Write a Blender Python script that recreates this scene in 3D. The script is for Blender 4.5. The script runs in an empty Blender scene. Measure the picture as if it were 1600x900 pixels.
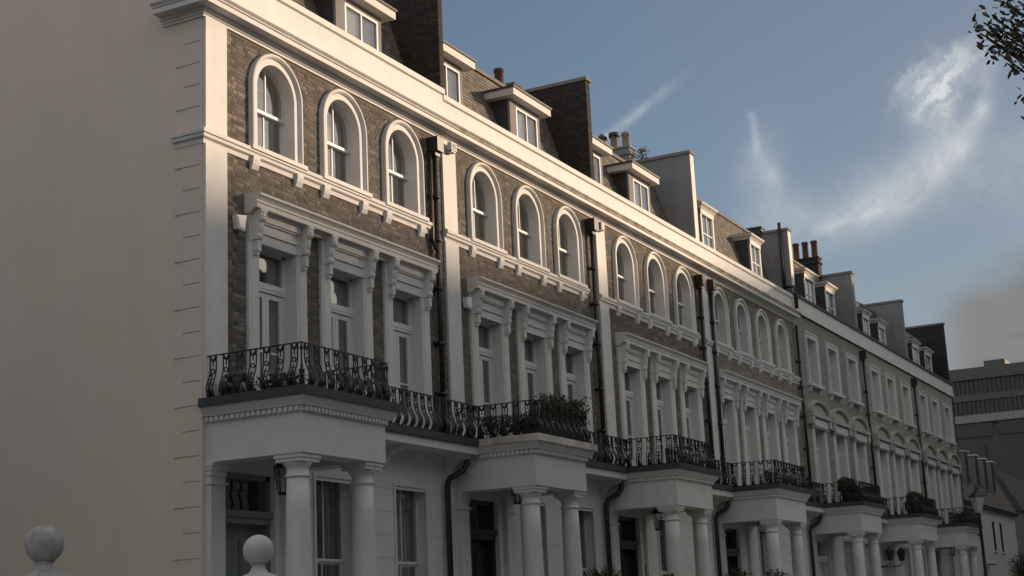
import bpy, math, random
from mathutils import Vector, Matrix
random.seed(11)
S = bpy.context.scene
COL = S.collection
R = math.radians

# ------------------------------------------------------------------ camera
CAM = Vector((-17.98612, -14.6, 1.6))
def _rx(t): c, s = math.cos(t), math.sin(t); return Matrix(((1, 0, 0), (0, c, -s), (0, s, c)))
def _ry(t): c, s = math.cos(t), math.sin(t); return Matrix(((c, 0, s), (0, 1, 0), (-s, 0, c)))
def _rz(t): c, s = math.cos(t), math.sin(t); return Matrix(((c, -s, 0), (s, c, 0), (0, 0, 1)))
RM = _rz(-0.0471546) @ _rx(-0.2257746) @ _ry(-1.0973938) @ Matrix(((1, 0, 0), (0, 0, -1), (0, 1, 0)))
cd = bpy.data.cameras.new('camera'); cam = bpy.data.objects.new('camera', cd); COL.objects.link(cam)
M3 = Matrix((RM[0], -RM[1], -RM[2])).transposed()
cam.matrix_world = Matrix.Translation(CAM) @ M3.to_4x4()
cd.sensor_width = 36; cd.lens = 36 * 2343.985 / 1600
cd.clip_start = .1; cd.clip_end = 3000
S.camera = cam

# ------------------------------------------------------------------ sun, exposure
SUN_AZ, SUN_EL = R(134), R(14)           # azimuth clockwise from +Y
sdir = Vector((math.sin(SUN_AZ) * math.cos(SUN_EL), math.cos(SUN_AZ) * math.cos(SUN_EL), math.sin(SUN_EL)))
sl = bpy.data.lights.new('sun', 'SUN'); sl.energy = 4.3; sl.angle = R(0.55); sl.color = (1, .735, .51)
so = bpy.data.objects.new('sun', sl); COL.objects.link(so)
so.rotation_euler = sdir.to_track_quat('Z', 'Y').to_euler(); so.location = sdir * 100
S.view_settings.view_transform = 'Standard'; S.view_settings.look = 'None'
S.view_settings.exposure = 0; S.view_settings.gamma = 1
S.cycles.max_bounces = 6; S.cycles.transparent_max_bounces = 12
S.cycles.use_adaptive_sampling = True
try: S.cycles.use_denoising = True
except Exception: pass

# ------------------------------------------------------------------ world
W = bpy.data.worlds.new('World'); S.world = W; W.use_nodes = True
nt = W.node_tree; N = nt.nodes; L = nt.links
N.clear()
class V:
    """scalar expression made of Math nodes"""
    tree = None
    def __init__(s, sock): s.s = sock
    @staticmethod
    def op(o, *a):
        n = V.tree.nodes.new('ShaderNodeMath'); n.operation = o
        for i, x in enumerate(a):
            if isinstance(x, V): V.tree.links.new(x.s, n.inputs[i])
            else: n.inputs[i].default_value = x
        return V(n.outputs[0])
    def __add__(a, b): return V.op('ADD', a, b)
    def __radd__(a, b): return V.op('ADD', b, a)
    def __sub__(a, b): return V.op('SUBTRACT', a, b)
    def __rsub__(a, b): return V.op('SUBTRACT', b, a)
    def __mul__(a, b): return V.op('MULTIPLY', a, b)
    def __rmul__(a, b): return V.op('MULTIPLY', b, a)
    def __truediv__(a, b): return V.op('DIVIDE', a, b)
def clamp01(x):
    n = V.tree.nodes.new('ShaderNodeClamp'); V.tree.links.new(x.s, n.inputs[0]); return V(n.outputs[0])
def sstep(x, a, b):
    n = V.tree.nodes.new('ShaderNodeMapRange'); n.interpolation_type = 'SMOOTHSTEP'
    V.tree.links.new(x.s, n.inputs['Value']); n.inputs['From Min'].default_value = a; n.inputs['From Max'].default_value = b
    return V(n.outputs[0])
V.tree = nt
sky = N.new('ShaderNodeTexSky'); sky.sky_type = 'NISHITA'; sky.sun_disc = False
sky.sun_elevation = SUN_EL; sky.sun_rotation = SUN_AZ; sky.altitude = 30
sky.air_density = 1.0; sky.dust_density = 1.2; sky.ozone_density = 1.6
tc = N.new('ShaderNodeTexCoord'); sp = N.new('ShaderNodeSeparateXYZ'); L.new(tc.outputs['Generated'], sp.inputs[0])
dx, dy, dz = V(sp.outputs[0]), V(sp.outputs[1]), V(sp.outputs[2])
DEG = 57.29578
az = V.op('ARCTAN2', dx, dy) * DEG
el = V.op('ARCSINE', dz) * DEG
def noise(xo, yo, sx, sy, scale, detail=5, rough=.55, dist=0.0, z=0.0):
    c = N.new('ShaderNodeCombineXYZ'); L.new((xo * sx).s, c.inputs[0]); L.new((yo * sy).s, c.inputs[1]); c.inputs[2].default_value = z
    n = N.new('ShaderNodeTexNoise'); L.new(c.outputs[0], n.inputs['Vector']); n.inputs['Scale'].default_value = scale
    n.inputs['Detail'].default_value = detail; n.inputs['Roughness'].default_value = rough; n.inputs['Distortion'].default_value = dist
    return V(n.outputs[0])
# domain warp in degrees
w1 = (noise(az, el, .25, .25, 1, 4, .55, 0, 3.1) - .5) * 2.6
w2 = (noise(az, el, .25, .25, 1, 4, .55, 0, 8.7) - .5) * 2.2
ax, ey = az + w1, el + w2
def blob(a0, e0, ra, re, ang, k, fx=ax, fy=ey):
    c, s = math.cos(R(ang)), math.sin(R(ang))
    u = ((fx - a0) * c + (fy - e0) * s) / ra; v = ((fy - e0) * c - (fx - a0) * s) / re
    return V.op('EXPONENT', (u * u + v * v) * -1.0) * k
fib = noise(ax * .82 + ey * .57, ey * .82 - ax * .57, .35, 1.7, 1, 6, .62, 0.6, 1.3)     # fibres rising to the right
fine = noise(ax, ey, 1.0, 1.0, 1, 7, .62, 0.3, 5.0)
def cap(a0, e0, a1, e1, wd, k):      # soft streak between two sky points
    l_ = math.hypot(a1 - a0, e1 - e0); ux, uy = (a1 - a0) / l_, (e1 - e0) / l_
    t_ = V.op('MAXIMUM', V.op('MINIMUM', (ax2 - a0) * ux + (ey2 - e0) * uy, l_), 0.0)
    du = (ax2 - a0) - t_ * ux; dv = (ey2 - e0) - t_ * uy
    return V.op('EXPONENT', (du * du + dv * dv) * (-1.0 / wd ** 2)) * k
ax2, ey2 = az + w1 * .32, el + w2 * .32
w3 = (noise(az, el, 1.1, 1.1, 1, 5, .6, 0, 6.1) - .5) * 1.7; w4 = (noise(az, el, 1.1, 1.1, 1, 5, .6, 0, 4.4) - .5) * 1.7
fx_, fy_ = az + w3, el + w4
tuft = blob(80.4, 19.5, 1.35, .62, 30, .85, fx_, fy_) + blob(79.4, 19.0, 1.0, .75, 20, .7, fx_, fy_) + blob(80.0, 18.1, .5, .9, 0, .35, fx_, fy_)
fibt = sstep(noise(fx_ * .78 + fy_ * .62, fy_ * .78 - fx_ * .62, .5, 2.2, 1, 6, .58, 0, 7.3), .18, .82)
arc = cap(81.9, 19.4, 81.5, 17.9, .42, .30) + cap(81.5, 17.9, 80.4, 16.6, .36, .40) + cap(80.4, 16.6, 79.2, 15.7, .42, .34)
arc = arc + cap(72.6, 18.9, 72.7, 17.5, .16, .32) + cap(72.7, 17.5, 73.3, 16.4, .42, .28) + cap(74.8, 14.3, 77.2, 14.9, .2, .22)
veil = blob(78.2, 15.9, 2.6, .85, 30, .50) + blob(75.6, 14.9, 3.6, 1.05, 10, .42) + blob(72.9, 16.3, 1.0, 1.9, 0, .30) + blob(80.2, 16.6, 1.3, 1.5, 50, .30)
veil = veil + blob(84.5, 15.9, 2.9, 1.3, 14, .42) + blob(95, 22, 9, 4, 25, .5) + blob(120, 35, 22, 7, -15, .5)
cirrus = clamp01(tuft * (fibt * 1.15 + fine * .5 + -.12) + arc * (fib * .9 + fine * .5 + -.02) + veil * (fine * 1.1 + fib * .7 + -.22))
# old contrail
ct_u = (az - 67.1) * .841 + (el - 18.55) * .541
ct_v = (el - 18.55) * .841 - (az - 67.1) * .541
trail = V.op('EXPONENT', (ct_v / .19) * (ct_v / .19) * -1.0) * sstep(ct_u, -2.2, -.6) * (1 - sstep(ct_u, 1.0, 4.4)) * (fine * 1.3 + -.15) * .50
# grey bank low on the right, fading up
bank_n = noise(az, el, .12, .55, 1, 5, .55, 0.2, 2.2)
bank = sstep((11.6 - el) + (bank_n - .5) * 4.0 + (V.op('MINIMUM', az - 81.0, 8.0)) * .55, -1.1, 1.5)
bank = bank * sstep(az, 77.9, 80.3) * (1 - sstep(az, 94, 112))
low = (1 - sstep(el, 2, 17)) * .42
mixc = N.new('ShaderNodeMixRGB'); L.new(clamp01(cirrus + trail).s, mixc.inputs[0])
bgs = N.new('ShaderNodeMixRGB'); bgs.blend_type = 'MIX'; L.new(low.s, bgs.inputs[0])
L.new(sky.outputs[0], bgs.inputs[1]); bgs.inputs[2].default_value = (3.6, 4.1, 4.5, 1)
hz = N.new('ShaderNodeMixRGB'); L.new((sstep(az, 58, 84) * .34 + .08).s, hz.inputs[0]); L.new(bgs.outputs[0], hz.inputs[1]); hz.inputs[2].default_value = (1.95, 2.1, 2.25, 1)
L.new(hz.outputs[0], mixc.inputs[1]); mixc.inputs[2].default_value = (6.2, 6.4, 6.5, 1)
# broken high cloud over the rest of the sky
n3 = N.new('ShaderNodeTexNoise'); L.new(tc.outputs['Generated'], n3.inputs['Vector']); n3.inputs['Scale'].default_value = 2.6; n3.inputs['Detail'].default_value = 6; n3.inputs['Roughness'].default_value = .6
gap = blob(69, 17, 26, 19, 0, 1.25, az, el)
broken = sstep(V(n3.outputs[0]) - gap * .42, .36, .60) * .80
mixg = N.new('ShaderNodeMixRGB'); L.new(broken.s, mixg.inputs[0]); L.new(mixc.outputs[0], mixg.inputs[1]); mixg.inputs[2].default_value = (7.3, 7.15, 6.95, 1)
mixc = mixg
mixb = N.new('ShaderNodeMixRGB'); L.new(clamp01(bank * .95).s, mixb.inputs[0]); L.new(mixc.outputs[0], mixb.inputs[1])
gcol = N.new('ShaderNodeMixRGB'); L.new(sstep(bank_n, .38, .62).s, gcol.inputs[0])
gcol.inputs[1].default_value = (1.55, 1.5, 1.5, 1); gcol.inputs[2].default_value = (2.15, 2.1, 2.08, 1)
L.new(gcol.outputs[0], mixb.inputs[2])
bg = N.new('ShaderNodeBackground'); L.new(mixb.outputs[0], bg.inputs[0]); bg.inputs[1].default_value = .11
ow = N.new('ShaderNodeOutputWorld'); L.new(bg.outputs[0], ow.inputs[0])

# ------------------------------------------------------------------ materials
def mat(name, col, rough=.7, metal=0, spec=.5, var=0.0, vscale=2.0, bump=0.0, bscale=30.0, streak=0.0, col2=None, tone=False, tones=None, trans=0.0):
    m = bpy.data.materials.new(name); m.use_nodes = True; t = m.node_tree; b = t.nodes['Principled BSDF']
    b.inputs['Roughness'].default_value = rough; b.inputs['Metallic'].default_value = metal; b.inputs['Specular IOR Level'].default_value = spec
    tcn = t.nodes.new('ShaderNodeNewGeometry'); pos = tcn.outputs['Position']
    base = None
    if tone:
        at = t.nodes.new('ShaderNodeAttribute'); at.attribute_name = 'tone'
        rp = t.nodes.new('ShaderNodeValToRGB'); t.links.new(at.outputs['Fac'], rp.inputs[0])
        e = rp.color_ramp.elements
        while len(e) < len(tones): e.new(.5)
        for i, cc in enumerate(tones): e[i].position = i / (len(tones) - 1); e[i].color = (*cc, 1)
        base = rp.outputs[0]
    else:
        r = t.nodes.new('ShaderNodeRGB'); r.outputs[0].default_value = (*col, 1); base = r.outputs[0]
    def mulnoise(base, scale, amt, sx=1, sz=1, detail=5, to=None):
        mp = t.nodes.new('ShaderNodeMapping'); t.links.new(pos, mp.inputs[0]); mp.inputs['Scale'].default_value = (sx, sx, sz)
        n = t.nodes.new('ShaderNodeTexNoise'); t.links.new(mp.outputs[0], n.inputs['Vector']); n.inputs['Scale'].default_value = scale; n.inputs['Detail'].default_value = detail; n.inputs['Roughness'].default_value = .62
        rp = t.nodes.new('ShaderNodeMapRange'); t.links.new(n.outputs[0], rp.inputs[0]); rp.inputs['From Min'].default_value = .38; rp.inputs['From Max'].default_value = .68
        rp.inputs['To Min'].default_value = 0; rp.inputs['To Max'].default_value = amt
        mx = t.nodes.new('ShaderNodeMixRGB'); t.links.new(rp.outputs[0], mx.inputs[0]); t.links.new(base, mx.inputs[1])
        mx.inputs[2].default_value = (*(to or tuple(c * .45 for c in col)), 1)
        return mx.outputs[0]
    if var: base = mulnoise(base, vscale, var, to=col2)
    if streak: base = mulnoise(base, 3.0, streak, sx=1.1, sz=.2)
    t.links.new(base, b.inputs['Base Color'])
    if bump:
        n = t.nodes.new('ShaderNodeTexNoise'); t.links.new(pos, n.inputs['Vector']); n.inputs['Scale'].default_value = bscale; n.inputs['Detail'].default_value = 4
        bp = t.nodes.new('ShaderNodeBump'); bp.inputs['Strength'].default_value = bump; bp.inputs['Distance'].default_value = .02
        t.links.new(n.outputs[0], bp.inputs['Height']); t.links.new(bp.outputs[0], b.inputs['Normal'])
    return m
WHITE = mat('white_stucco_paint', (.71, .70, .68), .6, var=.35, vscale=2.2, bump=.10, bscale=14, streak=.13, col2=(.52, .49, .44))
PARA = mat('parapet_stucco_paint', (.74, .71, .67), .6, var=.35, vscale=1.1, bump=.1, bscale=12, streak=.12, col2=(.56, .50, .43))
TRIM = mat('window_trim_paint', (.70, .71, .71), .4, var=.1, vscale=3)
DIRTY = mat('weathered_cornice_paint', (.66, .62, .56), .7, var=.85, vscale=2.6, bump=.2, bscale=20, col2=(.30, .25, .19))
CREAM = mat('cream_gable_render', (.73, .62, .53), .85, var=.5, vscale=.5, bump=.14, bscale=1.6, streak=.05, col2=(.655, .555, .465))
QUOIN = mat('quoin_render', (.71, .605, .52), .8, var=.2, vscale=1, bump=.05, bscale=10, col2=(.5, .44, .38))
def btones(a, k): return [tuple(c * f for c in a) if not isinstance(f, tuple) else f for f in k]
BR = {
 'brown': mat('brown_stock_brick', (.2, .15, .11), .9, tone=True, tones=[(.075, .062, .052), (.118, .102, .087), (.148, .127, .107), (.185, .160, .136), (.31, .275, .23)], var=.5, vscale=2.4, bump=.5, bscale=45, col2=(.085, .07, .058)),
 'olive': mat('olive_stock_brick', (.2, .17, .12), .9, tone=True, tones=[(.08, .066, .054), (.135, .112, .089), (.17, .143, .113), (.205, .175, .14), (.30, .27, .22)], var=.55, vscale=2.0, bump=.5, bscale=45, col2=(.085, .072, .058)),
 'yellow': mat('yellow_stock_brick', (.3, .27, .2), .9, tone=True, tones=[(.12, .105, .08), (.19, .17, .128), (.235, .21, .158), (.27, .242, .185), (.33, .30, .24)], var=.3, vscale=.8, bump=.3, bscale=45, col2=(.15, .135, .10)),
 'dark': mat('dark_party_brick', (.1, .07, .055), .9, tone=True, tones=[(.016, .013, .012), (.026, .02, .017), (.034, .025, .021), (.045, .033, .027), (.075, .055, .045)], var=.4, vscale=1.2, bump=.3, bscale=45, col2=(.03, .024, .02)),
}
MORTD = mat('dark_mortar', (.06, .05, .042), .95, var=.5, vscale=3)  # darker mortar tone for the party walls
MORT = mat('lime_mortar', (.185, .165, .14), .95, var=.5, vscale=3, bump=.3, bscale=60)
def brickmat(name, c1, c2, cm):
    m = mat(name, c1, .9, bump=.2, bscale=50); t = m.node_tree; b = t.nodes['Principled BSDF']
    g = t.nodes.new('ShaderNodeNewGeometry'); s = t.nodes.new('ShaderNodeSeparateXYZ'); t.links.new(g.outputs['Position'], s.inputs[0])
    ad = t.nodes.new('ShaderNodeMath'); t.links.new(s.outputs[0], ad.inputs[0]); t.links.new(s.outputs[1], ad.inputs[1])
    c = t.nodes.new('ShaderNodeCombineXYZ'); t.links.new(ad.outputs[0], c.inputs[0]); t.links.new(s.outputs[2], c.inputs[1])
    k = t.nodes.new('ShaderNodeTexBrick'); t.links.new(c.outputs[0], k.inputs[0]); k.inputs['Scale'].default_value = 1
    k.inputs['Brick Width'].default_value = .225; k.inputs['Row Height'].default_value = .075; k.inputs['Mortar Size'].default_value = .006
    k.inputs['Color1'].default_value = (*c1, 1); k.inputs['Color2'].default_value = (*c2, 1); k.inputs['Mortar'].default_value = (*cm, 1)
    t.links.new(k.outputs['Color'], b.inputs['Base Color']); return m
FARB = brickmat('far_stock_brick', (.29, .27, .235), (.215, .20, .17), (.25, .235, .205))
GREYB = brickmat('pale_grey_brick', (.36, .34, .30), (.27, .25, .215), (.33, .31, .27))
OPPB = brickmat('opposite_brick', (.22, .18, .14), (.15, .12, .09), (.2, .18, .15))
GREYT = mat('grey_stone_trim', (.44, .42, .38), .8, var=.4, vscale=2.5, bump=.15, col2=(.30, .28, .25))
LEAD = mat('dark_lead_and_asphalt', (.05, .05, .053), .6, var=.4, vscale=5, bump=.1)
IRON = mat('black_iron', (.012, .012, .013), .45, spec=.4)
PIPE = mat('black_pipe_paint', (.016, .014, .013), .38, var=.5, vscale=5, col2=(.05, .03, .02))
SLATE = mat('brown_roof_tile', (.17, .14, .115), .85, tone=True, tones=[(.10, .085, .07), (.15, .125, .10), (.175, .145, .118), (.20, .17, .14), (.235, .20, .165)], var=.3, vscale=1.3, bump=.2, col2=(.11, .095, .075))
GSLATE = mat('grey_slate', (.10, .10, .10), .6, tone=True, tones=[(.055, .055, .058), (.09, .088, .088), (.11, .107, .105), (.125, .12, .118), (.15, .145, .14)], var=.3, vscale=1.3, col2=(.07, .07, .066))
ROOF = mat('roof_felt', (.09, .088, .085), .9, var=.4, vscale=2)
GREYR = mat('grey_party_render', (.27, .262, .258), .85, var=.35, vscale=1.2, streak=.3, col2=(.19, .185, .18))
FASC = mat('painted_fascia', (.68, .64, .58), .6, var=.3, vscale=3, col2=(.5, .45, .39))
COPE = mat('stone_coping', (.26, .23, .20), .9, var=.5, vscale=4, bump=.3, col2=(.12, .105, .09))
TERRA = mat('terracotta_pot', (.13, .06, .045), .85, var=.6, vscale=6, bump=.2, col2=(.07, .04, .03))
BUFF = mat('buff_pot', (.36, .29, .23), .85, var=.6, vscale=6, bump=.2, col2=(.14, .11, .09))
STONE = mat('pale_painted_stone', (.60, .59, .58), .75, var=.5, vscale=7, bump=.15, bscale=25, col2=(.42, .41, .40))
WSTONE = mat('weathered_stone', (.52, .51, .50), .9, var=.85, vscale=9, bump=.45, bscale=30, col2=(.27, .265, .25))
CURT = mat('net_curtain', (.58, .57, .54), .9, var=.15, vscale=8)
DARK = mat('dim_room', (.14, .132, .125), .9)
DOORG = mat('grey_green_door_paint', (.16, .20, .19), .35)
DOORB = mat('black_door_paint', (.028, .028, .03), .25)
BRASS = mat('brass', (.75, .62, .36), .25, metal=1)
PLAST = mat('white_plastic', (.8, .8, .78), .35)
GPLAST = mat('grey_plastic', (.33, .32, .33), .4)
ASPH = mat('asphalt', (.05, .05, .052), .9, var=.4, vscale=3, bump=.3, bscale=60)
PAVE = mat('paving_stone', (.28, .27, .25), .85, var=.4, vscale=2, bump=.2)
KERB = mat('granite_kerb', (.32, .31, .30), .8, var=.3, vscale=6)
MARK = mat('road_marking_paint', (.7, .7, .68), .7, var=.3, vscale=8)
BARK = mat('bark', (.06, .045, .035), .95, var=.5, vscale=8, bump=.5, bscale=20)
OFFL = mat('office_brown_panels', (.09, .084, .068), .7, var=.3, vscale=.2)
OFFB = mat('office_cladding', (.11, .105, .098), .6, var=.2, vscale=.3)
OFFW = mat('office_pale_band', (.30, .295, .285), .7, var=.15, vscale=.4)
OFFG = mat('office_glazing', (.03, .033, .04), .3, spec=.5)
def leafmat(name, c1, c2):
    m = mat(name, c1, .6, tone=True, tones=[tuple(a * .5 for a in c1), c1, c2], spec=.3); return m
LEAF = leafmat('box_leaf', (.045, .06, .02), (.085, .10, .03))
LEAF2 = leafmat('tree_leaf', (.085, .075, .035), (.19, .13, .06))
LEAF3 = leafmat('dark_shrub_leaf', (.03, .045, .022), (.06, .08, .035))
# glass: fresnel reflection over a clear pane
GLASS = bpy.data.materials.new('window_glass'); GLASS.use_nodes = True; t = GLASS.node_tree; t.nodes.clear()
o_ = t.nodes.new('ShaderNodeOutputMaterial'); mx = t.nodes.new('ShaderNodeMixShader'); tr = t.nodes.new('ShaderNodeBsdfTransparent'); gl = t.nodes.new('ShaderNodeBsdfGlossy'); gg = t.nodes.new('ShaderNodeNewGeometry'); dt = t.nodes.new('ShaderNodeVectorMath'); dt.operation = 'DOT_PRODUCT'; t.links.new(gg.outputs['Normal'], dt.inputs[0]); t.links.new(gg.outputs['Incoming'], dt.inputs[1])
V.tree = t
_c = V.op('SUBTRACT', 1.0, V.op('ABSOLUTE', V(dt.outputs['Value']))); fr_ = V.op('POWER', _c, 5.0) * .8 + .2
gl.inputs['Roughness'].default_value = .02; tr.inputs[0].default_value = (.9, .91, .91, 1)
gn = t.nodes.new('ShaderNodeNewGeometry'); no = t.nodes.new('ShaderNodeTexNoise'); t.links.new(gn.outputs['Position'], no.inputs['Vector']); no.inputs['Scale'].default_value = 1.4; no.inputs['Detail'].default_value = 1
bp = t.nodes.new('ShaderNodeBump'); bp.inputs['Strength'].default_value = .12; bp.inputs['Distance'].default_value = .05; t.links.new(no.outputs[0], bp.inputs['Height']); t.links.new(bp.outputs[0], gl.inputs['Normal'])
t.links.new(fr_.s, mx.inputs[0]); t.links.new(tr.outputs[0], mx.inputs[1]); t.links.new(gl.outputs[0], mx.inputs[2]); t.links.new(mx.outputs[0], o_.inputs[0])

# ------------------------------------------------------------------ mesh builder
class MB:
    def __init__(s): s.v = []; s.f = []; s.t = []; s.sm = []
    def add(s, vs, fs, tone=.5, smooth=False):
        o = len(s.v); s.v += [tuple(v) for v in vs]; s.f += [tuple(i + o for i in f) for f in fs]; s.t += [tone] * len(fs); s.sm += [smooth] * len(fs); return s
    def box(s, x0, x1, y0, y1, z0, z1, tone=.5):
        vs = [(x0, y0, z0), (x1, y0, z0), (x1, y1, z0), (x0, y1, z0), (x0, y0, z1), (x1, y0, z1), (x1, y1, z1), (x0, y1, z1)]
        return s.add(vs, [(3, 2, 1, 0), (4, 5, 6, 7), (0, 1, 5, 4), (1, 2, 6, 5), (2, 3, 7, 6), (3, 0, 4, 7)], tone)
    def quad(s, a, b, c, d, tone=.5): return s.add([a, b, c, d], [(0, 1, 2, 3)], tone)
    def prism(s, pts, axis, a, b):
        """closed 2D polygon extruded along axis between a and b; pts are the two other coords in xyz order"""
        def p(q, w):
            return (w, q[0], q[1]) if axis == 'x' else (q[0], w, q[1]) if axis == 'y' else (q[0], q[1], w)
        n = len(pts); vs = [p(q, a) for q in pts] + [p(q, b) for q in pts]
        fs = [tuple(range(n)), tuple(range(2 * n - 1, n - 1, -1))] + [(i, i + n, (i + 1) % n + n, (i + 1) % n) for i in range(n)]
        return s.add(vs, fs)
    def sweep(s, prof, path, closed=False, cap=True, smooth=False):
        """prof: (out, z) ; path: plan points (x,y), outward is to the RIGHT of travel; mitred"""
        n = len(path); rows = []
        for i, p in enumerate(path):
            def nrm(a, b):
                d = Vector((b[0] - a[0], b[1] - a[1])).normalized(); return Vector((d.y, -d.x))
            if i == 0: m = nrm(path[0], path[1])
            elif i == n - 1: m = nrm(path[-2], path[-1])
            else:
                a, b = nrm(path[i - 1], p), nrm(p, path[i + 1]); m = (a + b); m = m / (m.dot(a))
            rows.append([(p[0] + m.x * q[0], p[1] + m.y * q[0], q[1]) for q in prof])
        k = len(prof); vs = [v for r in rows for v in r]; fs = []
        for i in range(n - 1):
            for j in range(k): 
                j2 = (j + 1) % k
                fs.append((i * k + j, i * k + j2, (i + 1) * k + j2, (i + 1) * k + j))
        if cap: fs += [tuple(range(k - 1, -1, -1)), tuple(range((n - 1) * k, n * k))]
        return s.add(vs, fs, smooth=smooth)
    def tube(s, pts, r, n=6, cap=True, smooth=True, r2=None):
        pts = [Vector(p) for p in pts]; m = len(pts); vs = []; up = None
        for i, p in enumerate(pts):
            d = (pts[min(i + 1, m - 1)] - pts[max(i - 1, 0)]).normalized()
            if up is None or abs(d.dot(up)) > .95: up = Vector((0, 0, 1)) if abs(d.z) < .9 else Vector((1, 0, 0))
            a = d.cross(up).normalized(); b = d.cross(a); rr = r if r2 is None else r + (r2 - r) * i / (m - 1)
            if isinstance(rr, (list, tuple)): rr = rr[i]
            for k in range(n):
                th = 2 * math.pi * (k + .5) / n; vs.append(p + a * (rr * math.cos(th)) + b * (rr * math.sin(th)))
        fs = [(i * n + k, i * n + (k + 1) % n, (i + 1) * n + (k + 1) % n, (i + 1) * n + k) for i in range(m - 1) for k in range(n)]
        s.add(vs, fs, smooth=smooth and n > 4)
        if cap: s.f += [tuple(len(s.v) - len(vs) + k for k in range(n - 1, -1, -1)), tuple(len(s.v) - n + k for k in range(n))]; s.t += [.5] * 2; s.sm += [False] * 2
        return s
    def lathe(s, prof, c=(0, 0, 0), n=24, smooth=True):
        vs = []; m = len(prof)
        for r_, z in prof:
            for k in range(n): th = 2 * math.pi * k / n; vs.append((c[0] + r_ * math.cos(th), c[1] + r_ * math.sin(th), c[2] + z))
        fs = [(i * n + k, i * n + (k + 1) % n, (i + 1) * n + (k + 1) % n, (i + 1) * n + k) for i in range(m - 1) for k in range(n)]
        s.add(vs, fs, smooth=smooth); o = len(s.v) - len(vs)
        s.f += [tuple(o + k for k in range(n - 1, -1, -1)), tuple(o + (m - 1) * n + k for k in range(n))]; s.t += [.5] * 2; s.sm += [False] * 2
        return s
    def mesh(s, name, m):
        me = bpy.data.meshes.new(name); me.from_pydata(s.v, [], s.f)
        me.materials.append(m)
        a = me.attributes.new('tone', 'FLOAT', 'FACE'); a.data.foreach_set('value', s.t)
        me.polygons.foreach_set('use_smooth', s.sm)
        me.update(); return me
    def build(s, name, m, parent=None, loc=None, **k): return inst(s.mesh(name, m), name, parent, loc, **k)
def inst(me, name, parent=None, loc=None, rz=0, **k):
    o = bpy.data.objects.new(name, me); COL.objects.link(o)
    if parent: o.parent = parent
    if loc: o.location = loc
    if rz: o.rotation_euler[2] = rz
    for a, b in k.items(): o[a] = b
    return o
def empty(name, loc=(0, 0, 0), rz=0, **k):
    o = inst(None, name, None, loc, rz, **k); o.empty_display_size = .3; return o
def copy_tree(o, parent=None):
    c = o.copy(); COL.objects.link(c); c.parent = parent
    for ch in list(o.children): copy_tree(ch, c)
    return c
def structure(o): o['kind'] = 'structure'; return o

# walls with openings (x0,x1,zb,zt,arch radius or 0)
def wall(mb, X0, X1, Z0, Z1, ops, y0=0.0, y1=.3):
    ops = sorted(ops); x = X0
    def rect(a, b, c, d):
        if b - a < 1e-5 or d - c < 1e-5: return
        mb.quad((a, y0, c), (b, y0, c), (b, y0, d), (a, y0, d)); mb.quad((b, y1, c), (a, y1, c), (a, y1, d), (b, y1, d))
    for (a, b, zb, zt, ar) in ops:
        rect(x, a, Z0, Z1); rect(a, b, Z0, zb)
        top = zt - ar
        mb.quad((a, y0, zb), (a, y1, zb), (a, y1, top), (a, y0, top)); mb.quad((b, y1, zb), (b, y0, zb), (b, y0, top), (b, y1, top)); mb.quad((a, y0, zb), (b, y0, zb), (b, y1, zb), (a, y1, zb))
        if ar == 0:
            rect(a, b, zt, Z1); mb.quad((b, y0, zt), (a, y0, zt), (a, y1, zt), (b, y1, zt))
        else:
            c = (a + b) / 2; hw = (b - a) / 2; n = 14
            P = [(c - hw * math.cos(math.pi * i / n), top + ar * math.sin(math.pi * i / n)) for i in range(n + 1)]
            for p, q in zip(P, P[1:]):
                mb.quad((p[0], y0, p[1]), (q[0], y0, q[1]), (q[0], y0, Z1), (p[0], y0, Z1)); mb.quad((q[0], y1, q[1]), (p[0], y1, p[1]), (p[0], y1, Z1), (q[0], y1, Z1))
                mb.quad((q[0], y0, q[1]), (p[0], y0, p[1]), (p[0], y1, p[1]), (q[0], y1, q[1]))
        x = b
    rect(x, X1, Z0, Z1)
    for xx in (X0, X1): mb.quad((xx, y0, Z0), (xx, y1, Z0), (xx, y1, Z1), (xx, y0, Z1))
    mb.quad((X0, y0, Z1), (X1, y0, Z1), (X1, y1, Z1), (X0, y1, Z1))

# brick faces: flemish bond boxes standing proud of the mortar
_bricks = {}
def brick_mesh(kind, hdr, var):
    k = (kind, hdr, var)
    if k not in _bricks:
        mb = MB(); w = (.102 if hdr else .215) / 2; h = .0335; d = .006
        mb.add([(-w, 0, -h), (w, 0, -h), (w, 0, h), (-w, 0, h), (-w + .004, -d, -h + .003), (w - .004, -d, -h + .003), (w - .004, -d, h - .003), (-w + .004, -d, h - .003)],
               [(4, 5, 6, 7), (0, 1, 5, 4), (1, 2, 6, 5), (2, 3, 7, 6), (3, 0, 4, 7)], (var + .5) / 7)
        _bricks[k] = mb.mesh('brick', BR[kind])
    return _bricks[k]
def brick_layout(x0, x1, z0, z1, blocked):
    out = []; row = 0; z = z0 + .0375
    rnd = random.Random(int(x0 * 100) + 7)
    while z < z1 - .03:
        x = x0 - (.0 if row % 2 else .16); h = row % 2 == 0
        while x < x1 - .02:
            w = .1025 if h else .215; a, b = max(x, x0), min(x + w, x1)
            if b - a > .05:
                c = (a + b) / 2
                if not blocked(c, z, (b - a) / 2): out.append((c, z, b - a, h, rnd.random(), rnd.random()))
            x += w + .01; h = not h
        z += .075; row += 1
    return out
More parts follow.
